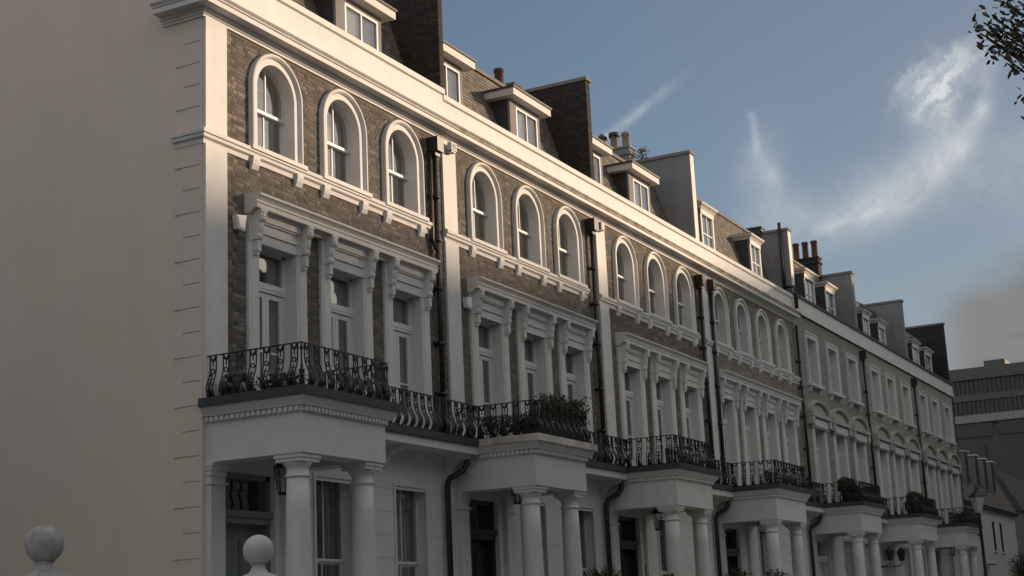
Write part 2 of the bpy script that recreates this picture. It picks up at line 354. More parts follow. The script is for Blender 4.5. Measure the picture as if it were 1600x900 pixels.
def bricks_stuff(lay, kind, parent, name='brick_facing', xf=None):
    mb = MB()
    for (c, z, w, h, r1, r2) in lay:
        w = w / 2 + .002; hh = .0335; d = .003 + .005 * r2; t_ = min(.999, r1 * .78 + .09)
        q = [(c - w, 0, z - hh), (c + w, 0, z - hh), (c + w, 0, z + hh), (c - w, 0, z + hh), (c - w + .004, -d, z - hh + .003), (c + w - .004, -d, z - hh + .003), (c + w - .004, -d, z + hh - .003), (c - w + .004, -d, z + hh - .003)]
        if xf: q = [xf(p) for p in q]
        mb.add(q, [(4, 5, 6, 7), (0, 1, 5, 4), (1, 2, 6, 5), (2, 3, 7, 6), (3, 0, 4, 7)], t_)
    return mb.build(name, BR[kind], parent, kind='stuff')
# ------------------------------------------------------------------ window kit (local origin: opening centre at wall face)
def sweep_xz(mb, prof, path, inv=False):
    """prof: (outward distance from opening edge, y); path: points (x,z) running left foot -> over -> right foot"""
    n = len(path); rows = []
    for i, p in enumerate(path):
        def nr(a, b): d = Vector((b[0] - a[0], b[1] - a[1])).normalized(); return Vector((-d.y, d.x))
        if i == 0: m = nr(path[0], path[1])
        elif i == n - 1: m = nr(path[-2], path[-1])
        else:
            a, b = nr(path[i - 1], p), nr(p, path[i + 1]); m = a + b; m = m / m.dot(a)
        rows.append([(p[0] + m.x * q[0], q[1], p[1] + m.y * q[0]) for q in prof])
    k = len(prof); vs = [v for r in rows for v in r]; fs = []
    for i in range(n - 1):
        for j in range(k - 1): fs.append((i * k + j, i * k + j + 1, (i + 1) * k + j + 1, (i + 1) * k + j))
    if k > 2: fs += [tuple(range(k)), tuple(range((n - 1) * k, n * k))]
    mb.add(vs, fs)
def arch_path(hw, z0, zs, n=22):
    return [(-hw, z0)] + [(-hw * math.cos(math.pi * i / n), zs + hw * math.sin(math.pi * i / n)) for i in range(n + 1)] + [(hw, z0)]
def rect_path(hw, z0, z1): return [(-hw, z0), (-hw, z1), (hw, z1), (hw, z0)]
_kit = {}
def kit(key, fn):
    if key not in _kit: _kit[key] = fn()
    return _kit[key]
def arched_surround(hw, ow):
    mb = MB(); H = 1.12     # sill -> spring
    sweep_xz(mb, [(0, .30), (0, -.045), (ow - .085, -.045), (ow - .08, -.075), (ow - .05, -.105), (ow - .012, -.10), (ow, -.085), (ow, .0)], arch_path(hw, -.02, H))
    return mb.mesh('window_surround', WHITE)
def arched_sash(hw, lower):
    mb = MB(); H = 1.12; f = .055; mid = .82
    if not lower:
        sweep_xz(mb, [(-f, .21), (-f, .25), (0, .25)], arch_path(hw, mid, H, 18)); sweep_xz(mb, [(0, .21), (-f, .21)], arch_path(hw, mid, H, 18))
        mb.box(-hw, hw, .195, .25, mid - .025, mid + .03); mb.box(-.012, .012, .212, .248, mid, H + hw)
    else:
        for x0, x1 in ((-hw, -hw + f), (hw - f, hw)): mb.box(x0, x1, .25, .29, 0, mid)
        mb.box(-hw, hw, .248, .292, 0, .085); mb.box(-hw, hw, .252, .288, mid - .03, mid + .02); mb.box(-.012, .012, .254, .286, .05, mid)
    return mb.mesh('sash', TRIM)
def arched_pane(hw, lower):
    mb = MB(); H = 1.12; mid = .82
    if lower: mb.box(-hw, hw, .268, .272, .02, mid)
    else:
        P = arch_path(hw - .01, mid, H, 18); mb.prism(P, 'y', .228, .232)
    return mb.mesh('pane', GLASS)
def curtain_mesh(w, h, side, y=.42, full=False):
    mb = MB(); n = 15; hwid = w / 2
    spans = [(-hwid, hwid)] if full else ([(-hwid, -hwid * side), (hwid * side, hwid)])
    for a, b in spans:
        P = []
        for i in range(n * 2 + 1):
            x = a + (b - a) * i / (n * 2); P.append((x, y + .025 * math.sin(i * 1.7) + .01 * math.sin(i * .6)))
        for p, q in zip(P, P[1:]): mb.quad((p[0], p[1], 0), (q[0], q[1], 0), (q[0], q[1], h), (p[0], p[1], h))
    return mb.mesh('curtain', CURT)
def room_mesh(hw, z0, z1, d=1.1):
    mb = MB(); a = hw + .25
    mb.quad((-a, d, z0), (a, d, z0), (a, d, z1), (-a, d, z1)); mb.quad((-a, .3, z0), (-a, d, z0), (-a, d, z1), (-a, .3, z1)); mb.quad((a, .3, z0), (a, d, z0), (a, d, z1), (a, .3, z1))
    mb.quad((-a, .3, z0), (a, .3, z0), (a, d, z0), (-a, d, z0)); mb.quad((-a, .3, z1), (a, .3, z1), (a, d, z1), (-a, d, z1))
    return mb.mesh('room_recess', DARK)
def arched_window(par, x, hw=.53, ow=.19, seed=0, z=9.65):
    s = inst(kit(('as', hw, ow), lambda: arched_surround(hw, ow)), 'arched_window', par, (x, 0, z))
    inst(kit(('su', hw), lambda: arched_sash(hw, False)), 'sash', s, (0, -.035, 0)); inst(kit(('sl', hw), lambda: arched_sash(hw, True)), 'sash', s, (0, -.035, 0))
    inst(kit(('pu', hw), lambda: arched_pane(hw, False)), 'pane', s, (0, -.035, 0)); inst(kit(('pl', hw), lambda: arched_pane(hw, True)), 'pane', s, (0, -.035, 0))
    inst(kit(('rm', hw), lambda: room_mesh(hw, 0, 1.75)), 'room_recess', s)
    if random.Random(seed * 3 + 1).random() < .4:
        bh = .35 + .5 * random.Random(seed).random(); inst(kit(('bl', hw, round(bh, 1)), lambda: MB().box(-hw + .05, hw - .05, .335, .338, 1.68 - round(bh, 1), 1.68).mesh('blind', CURT)), 'blind', s)
    rr = random.Random(seed); sd = rr.choice([.15, .35, .45]) if seed % 5 else 0
    inst(kit(('cu', hw, sd), lambda: curtain_mesh(hw * 2, 1.66, sd, full=(sd == 0))), 'curtain', s)
    return s
def console_mesh(w=.15, h=.48, d=.19):
    P = [(0, 0), (-d, 0), (-d - .01, -.06), (-d, -.12), (-d + .05, -.17), (-.13, -.27), (-.105, -.34), (-.12, -.40), (-.10, -.45), (-.05, -h + .03), (0, -h)]
    mb = MB(); mb.prism(P, 'x', -w / 2, w / 2); mb.prism([(p[0] - .015 if p[0] < -.02 else .001, p[1] * 1.002 - .001) for p in P], 'x', -w / 2 + .045, w / 2 - .045)
    mb.box(-w / 2 - .01, w / 2 + .01, -d - .02, 0, -.0, .04)
    mb.box(-.05, .05, -.10, 0, -h - .16, -h + .02); mb.box(-.03, .03, -.08, 0, -h - .22, -h - .16)
    return mb.mesh('console', WHITE)
def french_surround(hw, z1):
    mb = MB()   # z from 0 (balcony floor) to z1 opening head
    sweep_xz(mb, [(0, .30), (0, -.05), (.05, -.05), (.06, -.075), (.23, -.075), (.24, -.055), (.29, -.055), (.29, 0)], [(-hw, 0), (-hw, z1 + .0)]); 
    sweep_xz(mb, [(0, .30), (0, -.05), (.05, -.05), (.06, -.075), (.23, -.075), (.24, -.055), (.29, -.055), (.29, 0)], [(hw, z1), (hw, 0)])
    mb.box(-hw, hw, -.05, .30, z1, z1 + .03)
    for a, b, y in ((.0, .17, -.055), (.17, .19, -.085), (.19, .34, -.065), (.34, .37, -.10), (.37, .50, -.125)):
        mb.box(-hw - .04, hw + .04, y, .0, z1 + a, z1 + b)
    mb.box(-hw - .29, -hw, -.075, 0, z1 - .001, z1 + .5); mb.box(hw, hw + .29, -.075, 0, z1 - .001, z1 + .5)
    return mb.mesh('french_window', WHITE)
def french_frame(hw, z1, tr):
    mb = MB(); f = .05
    for a, b in ((-hw, -hw + f), (hw - f, hw)): mb.box(a, b, .2, .28, 0, z1)
    mb.box(-hw, hw, .2, .28, z1 - f, z1); mb.box(-hw, hw, .17, .285, tr, tr + .10); mb.box(-hw, hw, .18, .28, tr - .05, tr)
    return mb.mesh('frame', TRIM)
def french_leaf(hw, tr):
    mb = MB(); w = hw - .055; s_ = .085; top = tr - .055
    for a, b in ((0, s_), (w - s_, w)): mb.box(a, b, .215, .262, .0, top)
    mb.box(0, w, .213, .264, top - .09, top); mb.box(0, w, .213, .264, 0, .42); mb.box(s_ + .03, w - s_ - .03, .205, .262, .08, .36)
    mb.box(0, w, .213, .264, 1.0, 1.035)
    return mb.mesh('door_leaf', TRIM)
def french_pane(hw, z1, tr):
    mb = MB(); mb.box(-hw, hw, .238, .242, tr + .1, z1 - .04); mb.box(-hw + .06, hw - .06, .236, .240, .4, tr - .06); return mb.mesh('pane', GLASS)
def french_window(par, x, hw=.52, z=5.30, z1=2.74, tr=2.08, seed=0, consoles=True):
    s = inst(kit(('fs', hw, z1), lambda: french_surround(hw, z1)), 'french_window', par, (x, 0, z))
    inst(kit(('ff', hw, z1, tr), lambda: french_frame(hw, z1, tr)), 'frame', s)
    lf = kit(('fl', hw, tr), lambda: french_leaf(hw, tr))
    inst(lf, 'door_leaf', s, (-hw + .05, 0, 0)); inst(lf, 'door_leaf', s, (.003, 0, 0))
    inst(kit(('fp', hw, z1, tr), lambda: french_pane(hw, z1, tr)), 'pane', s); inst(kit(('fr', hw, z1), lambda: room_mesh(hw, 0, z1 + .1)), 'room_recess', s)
    sd = random.Random(seed + 40).choice([.5, .6, .3]); inst(kit(('fc', hw, sd), lambda: curtain_mesh(hw * 2, 2.7, sd)), 'curtain', s)
    if consoles:
        for sg in (-1, 1): inst(kit('con', console_mesh), 'console', s, (sg * (hw + .145), -.07, z1 + .46))
    return s
def rect_surround(hw, z1, ow=.2, y=-.05):
    mb = MB(); sweep_xz(mb, [(0, .30), (0, y), (ow - .06, y), (ow - .05, y - .03), (ow, y - .03), (ow, 0)], rect_path(hw, 0, z1)); return mb.mesh('sash_window', WHITE)
def rect_sash(hw, z1, lower, bars=1):
    mb = MB(); f = .05; mid = z1 * .5; y = .25 if lower else .21; a, b = (0, mid) if lower else (mid, z1)
    for p, q in ((-hw, -hw + f), (hw - f, hw)): mb.box(p, q, y, y + .04, a, b)
    mb.box(-hw, hw, y - .003, y + .043, a, a + (.08 if lower else .045)); mb.box(-hw, hw, y - .002, y + .042, b - (.04 if lower else .055), b + (.02 if lower else 0))
    for i in range(bars): xx = -hw + 2 * hw * (i + 1) / (bars + 1); mb.box(xx - .012, xx + .012, y + .004, y + .036, a, b)
    return mb.mesh('sash', TRIM)
def rect_window(par, x, z, hw, z1, ow=.2, y=-.05, seed=0, curtain=True, name='sash_window'):
    s = inst(kit(('rs', hw, z1, ow, y), lambda: rect_surround(hw, z1, ow, y)), name, par, (x, 0, z))
    for lo in (False, True): inst(kit(('rsh', hw, z1, lo), lambda: rect_sash(hw, z1, lo)), 'sash', s)
    def pane():
        mb = MB(); mb.box(-hw, hw, .228, .232, z1 * .5, z1); mb.box(-hw, hw, .268, .272, .02, z1 * .5); return mb.mesh('pane', GLASS)
    inst(kit(('rp', hw, z1), pane), 'pane', s); inst(kit(('rrm', hw, z1), lambda: room_mesh(hw, 0, z1 + .05)), 'room_recess', s)
    if curtain and random.Random(seed * 5 + 2).random() < .45:
        bh = round(.3 + 1.0 * random.Random(seed).random(), 1); inst(kit(('rb', hw, z1, bh), lambda: MB().box(-hw + .05, hw - .05, .335, .338, z1 - bh, z1).mesh('blind', CURT)), 'blind', s)
    if curtain:
        sd = random.Random(seed + 9).choice([0, .35, .5, .6]); inst(kit(('rc', hw, z1, sd), lambda: curtain_mesh(hw * 2, z1, sd, full=(sd == 0))), 'curtain', s)
    return s
# ------------------------------------------------------------------ railing kit
def prof_o(z):   # outward belly of the bar
    pts = [(0, .035), (.06, .075), (.13, .10), (.2, .09), (.3, .04), (.4, .005), (.5, 0), (.66, 0)]
    for (a, b), (c, d) in zip(pts, pts[1:]):
        if z <= c: return b + (d - b) * (z - a) / (c - a)
    return 0
def baluster_mesh():
    mb = MB(); zs = [0, .06, .13, .2, .28, .36, .46, .66]
    for x in (-.058, .058): mb.tube([(x, -prof_o(z), z) for z in zs], .0115, 4, smooth=False)
    P = [(-.058 + .116 * i / 6, -.002, .655 - .075 * math.sin(math.pi * i / 6)) for i in range(7)]; mb.tube(P, .02, 4, smooth=False)
    mb.box(-.03, .03, -.01, .008, .57, .60); mb.tube([(0, -.002, .57), (0, -.004, .49)], .010, 4)
    mb.tube([(.033 * math.cos(a), -.012, .415 + .038 * math.sin(a)) for a in [i * math.pi / 4 for i in range(9)]], .012, 4, smooth=False, cap=False)
    Z = [.03, .09, .15, .21, .27, .35]; mb.tube([(0, -prof_o(z), z) for z in Z], [.022, .03, .018, .024, .012, .006], 4, smooth=False) if False else None
    for z0, z1_, w in ((.02, .11, .046), (.11, .19, .032), (.19, .26, .036), (.26, .34, .016)):
        o0, o1 = prof_o(z0), prof_o(z1_); mb.add([(-w, -o0, z0), (w, -o0, z0), (w * .5, -o1, z1_), (-w * .5, -o1, z1_), (-w, -o0 - .01, z0), (w, -o0 - .01, z0), (w * .5, -o1 - .01, z1_), (-w * .5, -o1 - .01, z1_)],
            [(0, 1, 2, 3), (7, 6, 5, 4), (0, 4, 5, 1), (1, 5, 6, 2), (2, 6, 7, 3), (3, 7, 4, 0)])
    for z in (.10, .2, .29): mb.box(-.05, .05, -prof_o(z) - .008, -prof_o(z) + .004, z - .007, z + .007)
    return mb.mesh('baluster', IRON)
BAL = baluster_mesh()
def railing(par, name, pts, z, spear=()):
    """pts plan polyline, outward to the right of travel"""
    mb = MB(); mb.tube([(p[0], p[1], z + .665) for p in pts], .014, 4, smooth=False); mb.tube([(p[0], p[1], z + .02) for p in pts], .01, 4, smooth=False)
    for p in pts: mb.tube([(p[0], p[1], z), (p[0], p[1], z + .67)], .013, 4, smooth=False)
    for (x, y) in spear:
        for z0, w in ((.03, .03), (.11, .022), (.19, .03), (.27, .014)): mb.box(x - w, x + w, y - w, y + w, z + z0, z + z0 + .07)
        mb.box(x - .02, x + .02, y - .02, y + .02, z + .55, z + .6)
    r = mb.build(name, IRON, par)
    for a, b in zip(pts, pts[1:]):
        d = Vector((b[0] - a[0], b[1] - a[1])); ln = d.length; n = max(1, round(ln / .25)); d.normalize(); ang = math.atan2(d.y, d.x)
        for i in range(n):
            q = (i + .5) * ln / n; inst(BAL, 'baluster', r, (a[0] + d.x * q, a[1] + d.y * q, z), ang)
    return r
# ------------------------------------------------------------------ foliage
def leaf_blob(name, m, fn, n, size, parent=None, loc=None, rnd=None, **k):
    rnd = rnd or random.Random(5); mb = MB()
    for i in range(n):
        p = Vector(fn(rnd)); a = Vector((rnd.gauss(0, 1), rnd.gauss(0, 1), rnd.gauss(0, 1))).normalized(); b = a.orthogonal().normalized(); b = (Matrix.Rotation(rnd.random() * 6.28, 3, a) @ b); c = a.cross(b); s_ = size * (.6 + .8 * rnd.random())
        mb.add([p - b * s_, p + c * s_ * .45, p + b * s_, p - c * s_ * .45], [(0, 1, 2, 3)], rnd.random() ** 1.3)
    return mb.build(name, m, parent, loc, **k)
def in_ball(rnd, c, r, shell=.6):
    v = Vector((rnd.gauss(0, 1), rnd.gauss(0, 1), rnd.gauss(0, 1))).normalized() * r * (shell + (1 - shell) * rnd.random()) ; return (c[0] + v.x, c[1] + v.y, c[2] + v.z)

# ================================================================== SETTING
structure(MB().box(-300, 500, -300, 400, -.6, -.02).build('ground', ASPH))
structure(MB().quad((-120, -12.2, .0), (220, -12.2, .0), (220, -6.4, .0), (-120, -6.4, .0)).build('road', ASPH))
for nm, y0, y1 in (('pavement', -6.4, -4.5), ('pavement', -17.0, -12.2)):
    pv = structure(MB().box(-120, 220, y0 + (.15 if y0 > -10 else 0), y1 - (.15 if y0 < -10 else 0), -.02, .12).build(nm, PAVE))
structure(MB().box(-120, 220, -6.4, -6.25, -.02, .125).build('kerb', KERB)); structure(MB().box(-120, 220, -12.35, -12.2, -.02, .125).build('kerb', KERB))
mk = MB()
for i in range(-12, 30): mk.quad((i * 6, -9.35, .004), (i * 6 + 3, -9.35, .004), (i * 6 + 3, -9.25, .004), (i * 6, -9.25, .004))
structure(mk.build('road_marking', MARK))
fg = structure(MB().box(-14, 58.2, -4.5, -.0, -.02, .10).build('front_garden_path', PAVE))

# ================================================================== TERRACE
# x0, x1, kind
SF_PROF = [(0, 9.40), (.03, 9.40), (.04, 9.47), (.085, 9.50), (.09, 9.545), (.115, 9.56), (.12, 9.62), (.06, 9.655), (0, 9.655)]
CORN = [(0, 11.555), (.03, 11.555), (.035, 11.59), (.06, 11.60), (.065, 11.63), (.10, 11.645), (.115, 11.69), (.285, 11.69), (.29, 11.765), (0, 11.80)]
CYMA = [(.0, 11.767), (.27, 11.767), (.275, 11.785), (.30, 11.79), (.305, 11.81), (.335, 11.835), (.35, 11.85), (.352, 11.872), (0, 12.03)]
ENT = [(0, 8.48), (.11, 8.48), (.12, 8.51), (.17, 8.525), (.175, 8.55), (.26, 8.555), (.265, 8.63), (.28, 8.635), (.285, 8.655), (.25, 8.665), (.255, 8.69), (.30, 8.73), (.335, 8.75), (.34, 8.785), (0, 8.83)]
PCOR = [(0, 4.93), (.03, 4.935), (.035, 5.01), (.085, 5.02), (.10, 5.05), (.15, 5.12), (.16, 5.155), (0, 5.155)]

def dentils(par, xl, xr, yf, many):
    mb = MB() if not many else None
    def d(x0, x1, y0, y1):
        if many:
            me = kit(('den', round(x1 - x0, 3), round(y1 - y0, 3)), lambda: MB().box(0, x1 - x0, 0, y1 - y0, 0, .062).mesh('dentil', WHITE)); inst(me, 'dentil', par, (x0, y0, 4.945))
        else: mb.box(x0, x1, y0, y1, 4.945, 5.007)
    n = int((xr - xl) / .095)
    for i in range(n): x = xl + (i + .2) * (xr - xl) / n; d(x, x + .052, yf - .075, yf - .028)
    m = int((-yf) / .095)
    for sd in (-1, 1):
        for i in range(m):
            y = yf + (i + .2) * (-yf) / m
            if sd < 0: d(xl - .075, xl - .028, y, y + .052)
            else: d(xr + .028, xr + .075, y, y + .052)
    if not many: mb.build('dentil_course', WHITE, par, kind='stuff')

def column_mesh():
    mb = MB(); mb.lathe([(.235, .10), (.235, .2), (.25, .22), (.235, .27), (.205, .30), (.195, 1.2), (.192, 2.2), (.178, 3.2), (.168, 3.70)], n=32)
    return mb.mesh('column', WHITE)
def capital_mesh():
    mb = MB(); mb.lathe([(.168, 3.66), (.188, 3.672), (.198, 3.69), (.188, 3.708), (.168, 3.718), (.168, 3.80), (.18, 3.82), (.215, 3.86), (.228, 3.89), (.222, 3.895)], n=32)
    mb.box(-.232, .232, -.232, .232, 3.893, 3.95); mb.box(-.252, .252, -.252, .252, 3.95, 4.01)
    return mb.mesh('capital', WHITE)

def portico(par, xl, xr, yf=-1.77, many=False, dark_edge=True, zb=4.33, pots=False):
    """coords local to house"""
    mb = MB(); tt = .42
    mb.box(xl, xr, yf, yf + tt, zb, 4.94); mb.box(xl, xl + tt, yf + tt, 0, zb, 4.94); mb.box(xr - tt, xr, yf + tt, 0, zb, 4.94)
    mb.box(xl + tt, xr - tt, yf + tt, 0, 4.72, 4.93); mb.box(xl, xr, yf, -.001, 4.94, 5.16)
    p = mb.build('portico', WHITE, par)
    path = [(xl, -.0), (xl, yf), (xr, yf), (xr, -.0)]
    # outward must be to the right of travel: go (xr,0)->(xr,yf)->(xl,yf)->(xl,0) gives left, so reverse
    MB().sweep(PCOR, path[::1] if True else path[::-1]).build('cornice', WHITE, p)
    ed = MB(); ed.box(xl - .2, xr + .2, yf - .2, -.0, 5.155, 5.29); ed.build('balcony_edge', LEAD if dark_edge else DIRTY, p)
    dentils(p, xl, xr, yf, many)
    z0 = zb - 4.01
    for cx in (xl + .27, xr - .27):
        c = inst(kit('colm', column_mesh), 'column', p, (cx, yf + .28, z0)); inst(kit('capm', capital_mesh), 'capital', p, (cx, yf + .28, z0))
    for sx in (0, 1):
        x = xl if sx == 0 else xr - .34; rm = MB(); rm.box(x, x + .34, -.09, 0, .1, zb - .33)
        for a, b, o in ((.33, .29, .03), (.29, .2, .0), (.2, .12, .015), (.12, .06, .035), (.06, 0, .05)): rm.box(x - o, x + .34 + o, -.09 - o, 0, zb - a, zb - b)
        rm.build('respond', WHITE, p)
    st = MB(); st.box(xl - .1, xr + .1, yf - .1, 0, .1, .42); st.box(xl - .1, xr + .1, yf - .4, yf - .1, .1, .26); st.build('step', PAVE, p)
    return p

def dormer(par, xa, xb, style=0, zt=None):
    """front plane y=.5"""
    mb = MB()
    if style == 0:   # wide box dormer with flat roof and painted fascia
        zt = 13.86; mb.box(xa, xa + .12, .5, .56, 12.3, zt); mb.box(xb - .12, xb, .5, .56, 12.3, zt); mb.box(xa + .12, xb - .12, .5, .6, 12.3, 12.62); mb.box(xa + .12, xb - .12, .5, .6, zt - .12, zt)
        mb.box(xa + .12, xa + .32, .5, .6, 12.62, zt - .12)
        d = mb.build('dormer', GREYR, par); MB().box(xa + .012, xa + .12, .56, 1.6, 12.3, zt - .003).build('cheek', LEAD, d); MB().box(xb - .12, xb - .012, .56, 1.6, 12.3, zt - .003).build('cheek', LEAD, d)
        MB().box(xa - .2, xb + .22, .28, 1.75, zt, zt + .17).build('fascia', FASC, d); MB().box(xa - .23, xb + .25, .25, 1.78, zt + .17, zt + .22).build('dormer_roof', LEAD, d)
        wx0, wx1, z0, z1 = xa + .32, xb - .12, 12.62, zt - .12
    else:
        zt = zt or 14.02; mb.box(xa, xa + .1, .5, .55, 12.3, zt); mb.box(xb - .1, xb, .5, .55, 12.3, zt); mb.box(xa + .1, xb - .1, .5, .6, 12.3, 12.7); mb.box(xa + .1, xb - .1, .5, .6, zt - .1, zt)
        d = mb.build('dormer', LEAD if style == 2 else GREYR, par); MB().box(xa + .012, xa + .1, .55, 1.4, 12.3, zt - .003).build('cheek', LEAD, d); MB().box(xb - .1, xb - .012, .55, 1.4, 12.3, zt - .003).build('cheek', LEAD, d)
        fm = MB(); fm.box(xa - .0, xa + .12, .48, .5, 12.5, zt); fm.box(xb - .12, xb, .48, .5, 12.5, zt); fm.box(xa, xb, .46, .5, zt - .16, zt); fm.build('architrave', FASC, d)
        MB().sweep([(0, zt), (.03, zt), (.06, zt + .06), (.13, zt + .12), (.14, zt + .17), (0, zt + .2)], [(xa, 1.45), (xa, .48), (xb, .48), (xb, 1.45)]).build('cornice', FASC, d)
        MB().box(xa - .1, xb + .1, .40, 1.6, zt + .17, zt + .2).build('dormer_roof', LEAD, d)
        wx0, wx1, z0, z1 = xa + .1, xb - .1, 12.7, zt - .1
    fr = MB(); f = .05
    for a, b in ((wx0, wx0 + f), (wx1 - f, wx1)): fr.box(a, b, .50, .57, z0, z1)
    fr.box(wx0, wx1, .498, .572, z1 - f, z1); fr.box(wx0, wx1, .48, .58, z0 - .03, z0 + f)
    c = (wx0 + wx1) / 2; fr.box(c - .02, c + .02, .505, .565, z0, z1)
    if style: fr.box(wx0, wx1, .503, .568, (z0 + z1) / 2 - .02, (z0 + z1) / 2 + .02)
    fr.build('frame', TRIM, d); MB().box(wx0, wx1, .53, .534, z0, z1).build('pane', GLASS, d)
    cm = MB(); n = 12
    for (a, b) in (((wx0, c) if style == 0 else (wx0, wx1)),):
        for i in range(n):
            xx = a + (b - a) * i / n; x2 = a + (b - a) * (i + 1) / n; cm.quad((xx, .578 + .015 * (i % 2), z0), (x2, .578 + .015 * ((i + 1) % 2), z0), (x2, .578 + .015 * ((i + 1) % 2), z1), (xx, .578 + .015 * (i % 2), z1))
    cm.build('curtain', CURT, d)
    rb = MB(); rb.quad((wx0, .603, z0), (wx1, .603, z0), (wx1, .603, z1), (wx0, .603, z1)); rb.build('room_recess', DARK, d)
    return d

def mansard(par, w, m, ztop, back=9.5, tiles=True):
    y0, z0, y1 = .56, 12.25, 1.28
    mb = MB(); mb.quad((0, y0, z0), (w, y0, z0), (w, y1, ztop), (0, y1, ztop)); mb.quad((0, y1, ztop), (w, y1, ztop), (w, back, ztop + .25), (0, back, ztop + .25)); mb.quad((w, back, ztop + .25), (0, back, ztop + .25), (0, back, 0), (w, back, 0))
    r = mb.build('roof', ROOF, par)
    MB().box(0, w, y1 - .06, y1 + .12, ztop - .02, ztop + .07).build('roof_kerb', COPE, r)
    if tiles:
        L_ = math.hypot(y1 - y0, ztop - z0); rows = int(L_ / .105); tm = MB(); rnd = random.Random(int(w * 100)); uy, uz = (y1 - y0) / L_, (ztop - z0) / L_; ny, nz = -uz, uy
        for rr in range(rows):
            a, b = rr * .105, rr * .105 + .15; x = -.085 * (rr % 2)
            while x < w:
                xa, xb = max(0, x + .003), min(w, x + .17 - .003); x += .17
                if xb - xa < .03: continue
                o1, o2 = .022, .006; tt = rnd.random()
                P = [(xa, y0 + uy * a + ny * o1, z0 + uz * a + nz * o1), (xb, y0 + uy * a + ny * o1, z0 + uz * a + nz * o1), (xb, y0 + uy * b + ny * o2, z0 + uz * b + nz * o2), (xa, y0 + uy * b + ny * o2, z0 + uz * b + nz * o2)]
                Q = [(p[0], p[1] - ny * .014, p[2] - nz * .014) for p in P[:2]]
                tm.add(P + Q, [(0, 1, 2, 3), (4, 5, 1, 0)], tt)
        tm.build('roof_tiles', m, r, kind='stuff')
    return r

def party_wall(par, xa, xb, ztop, m, brick=None, yb=9.5, cope=COPE, front=None):
    mb = MB(); mb.box(xa, xb, .02, yb, 12.05, ztop - .09); w = mb.build('party_wall', m, par)
    MB().box(xa - .05, xb + .05, -.03, yb, ztop - .09, ztop).build('coping', cope, w)
    if brick:
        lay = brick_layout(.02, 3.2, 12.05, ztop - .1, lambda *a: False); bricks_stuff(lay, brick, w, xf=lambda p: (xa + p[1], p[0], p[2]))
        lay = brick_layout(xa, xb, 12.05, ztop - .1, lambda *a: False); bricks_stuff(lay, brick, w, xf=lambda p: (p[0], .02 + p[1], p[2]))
    if front: MB().box(xa + .01, xb - .01, .004, .03, 12.62, ztop - .092).build('render_face', front, w)
    return w

def chimney(par, xa, xb, ya, yb, z0, z1, m, pots, potm, brick=False):
    mb = MB(); mb.box(xa, xb, ya, yb, z0, z1); c = mb.build('chimney', m, par)
    MB().box(xa - .05, xb + .05, ya - .05, yb + .05, z1 - .22, z1 - .12).build('chimney_band', m, c); MB().box(xa - .04, xb + .04, ya - .04, yb + .04, z1, z1 + .06).build('flaunching', m, c)
    n = len(pots)
    for i, (y, h, kind) in enumerate(pots):
        r_ = .13; pb = MB(); pb.lathe([(r_ * 1.08, 0), (r_, .04), (r_ * .92, h - .12), (r_ * 1.12, h - .10), (r_ * 1.12, h - .02), (r_, h), (r_ * .75, h), (r_ * .75, h - .2)], n=14)
        o = pb.build('chimney_pot', potm, c, ((xa + xb) / 2, y, z1 + .05))
        if kind == 1: MB().lathe([(.17, h - .05), (.18, h + .02), (.15, h + .05), (.02, h + .18)], n=12).build('chimney_cowl', LEAD, c, ((xa + xb) / 2, y, z1 + .05))
        if kind == 2: MB().lathe([(.17, h - .08), (.17, h + .06), (.02, h + .07)], n=12).build('chimney_cap', LEAD, c, ((xa + xb) / 2, y, z1 + .05))
    return c

def swan_pipe(pts, r=.055, name='drainpipe', label='', z_hop=None, collars=(), group=None):
    mb = MB(); mb.tube(pts, r, 10); e = mb.build(name, PIPE)
    for z in collars: 
        cb = MB(); cb.tube([(pts[-1][0], pts[-1][1], z - .04), (pts[-1][0], pts[-1][1], z + .04)], r * 1.35, 10); cb.box(pts[-1][0] - .13, pts[-1][0] + .05, -.06, .0, z - .025, z + .025); cb.build('collar', PIPE, e)
    if z_hop:
        x, y = pts[0][0], pts[0][1]; hb = MB()
        for a, b, w in ((z_hop - .16, z_hop + .14, .125), (z_hop - .25, z_hop - .16, .09)): hb.box(x - w, x + w, -.0 - w * 2.1, .0, a, b)
        hb.build('hopper', PIPE, e)
    e['label'] = label; e['category'] = 'drainpipe'
    if group: e['group'] = group
    return e
def rain_pipe(X, ztop, zbot, hop, label, y=-.11):
    return swan_pipe([(X, y, ztop), (X, y, zbot)], .052, label=label, z_hop=hop, collars=[z for z in (10.2, 9.3, 8.3, 7.2, 6.2) if zbot < z < ztop])

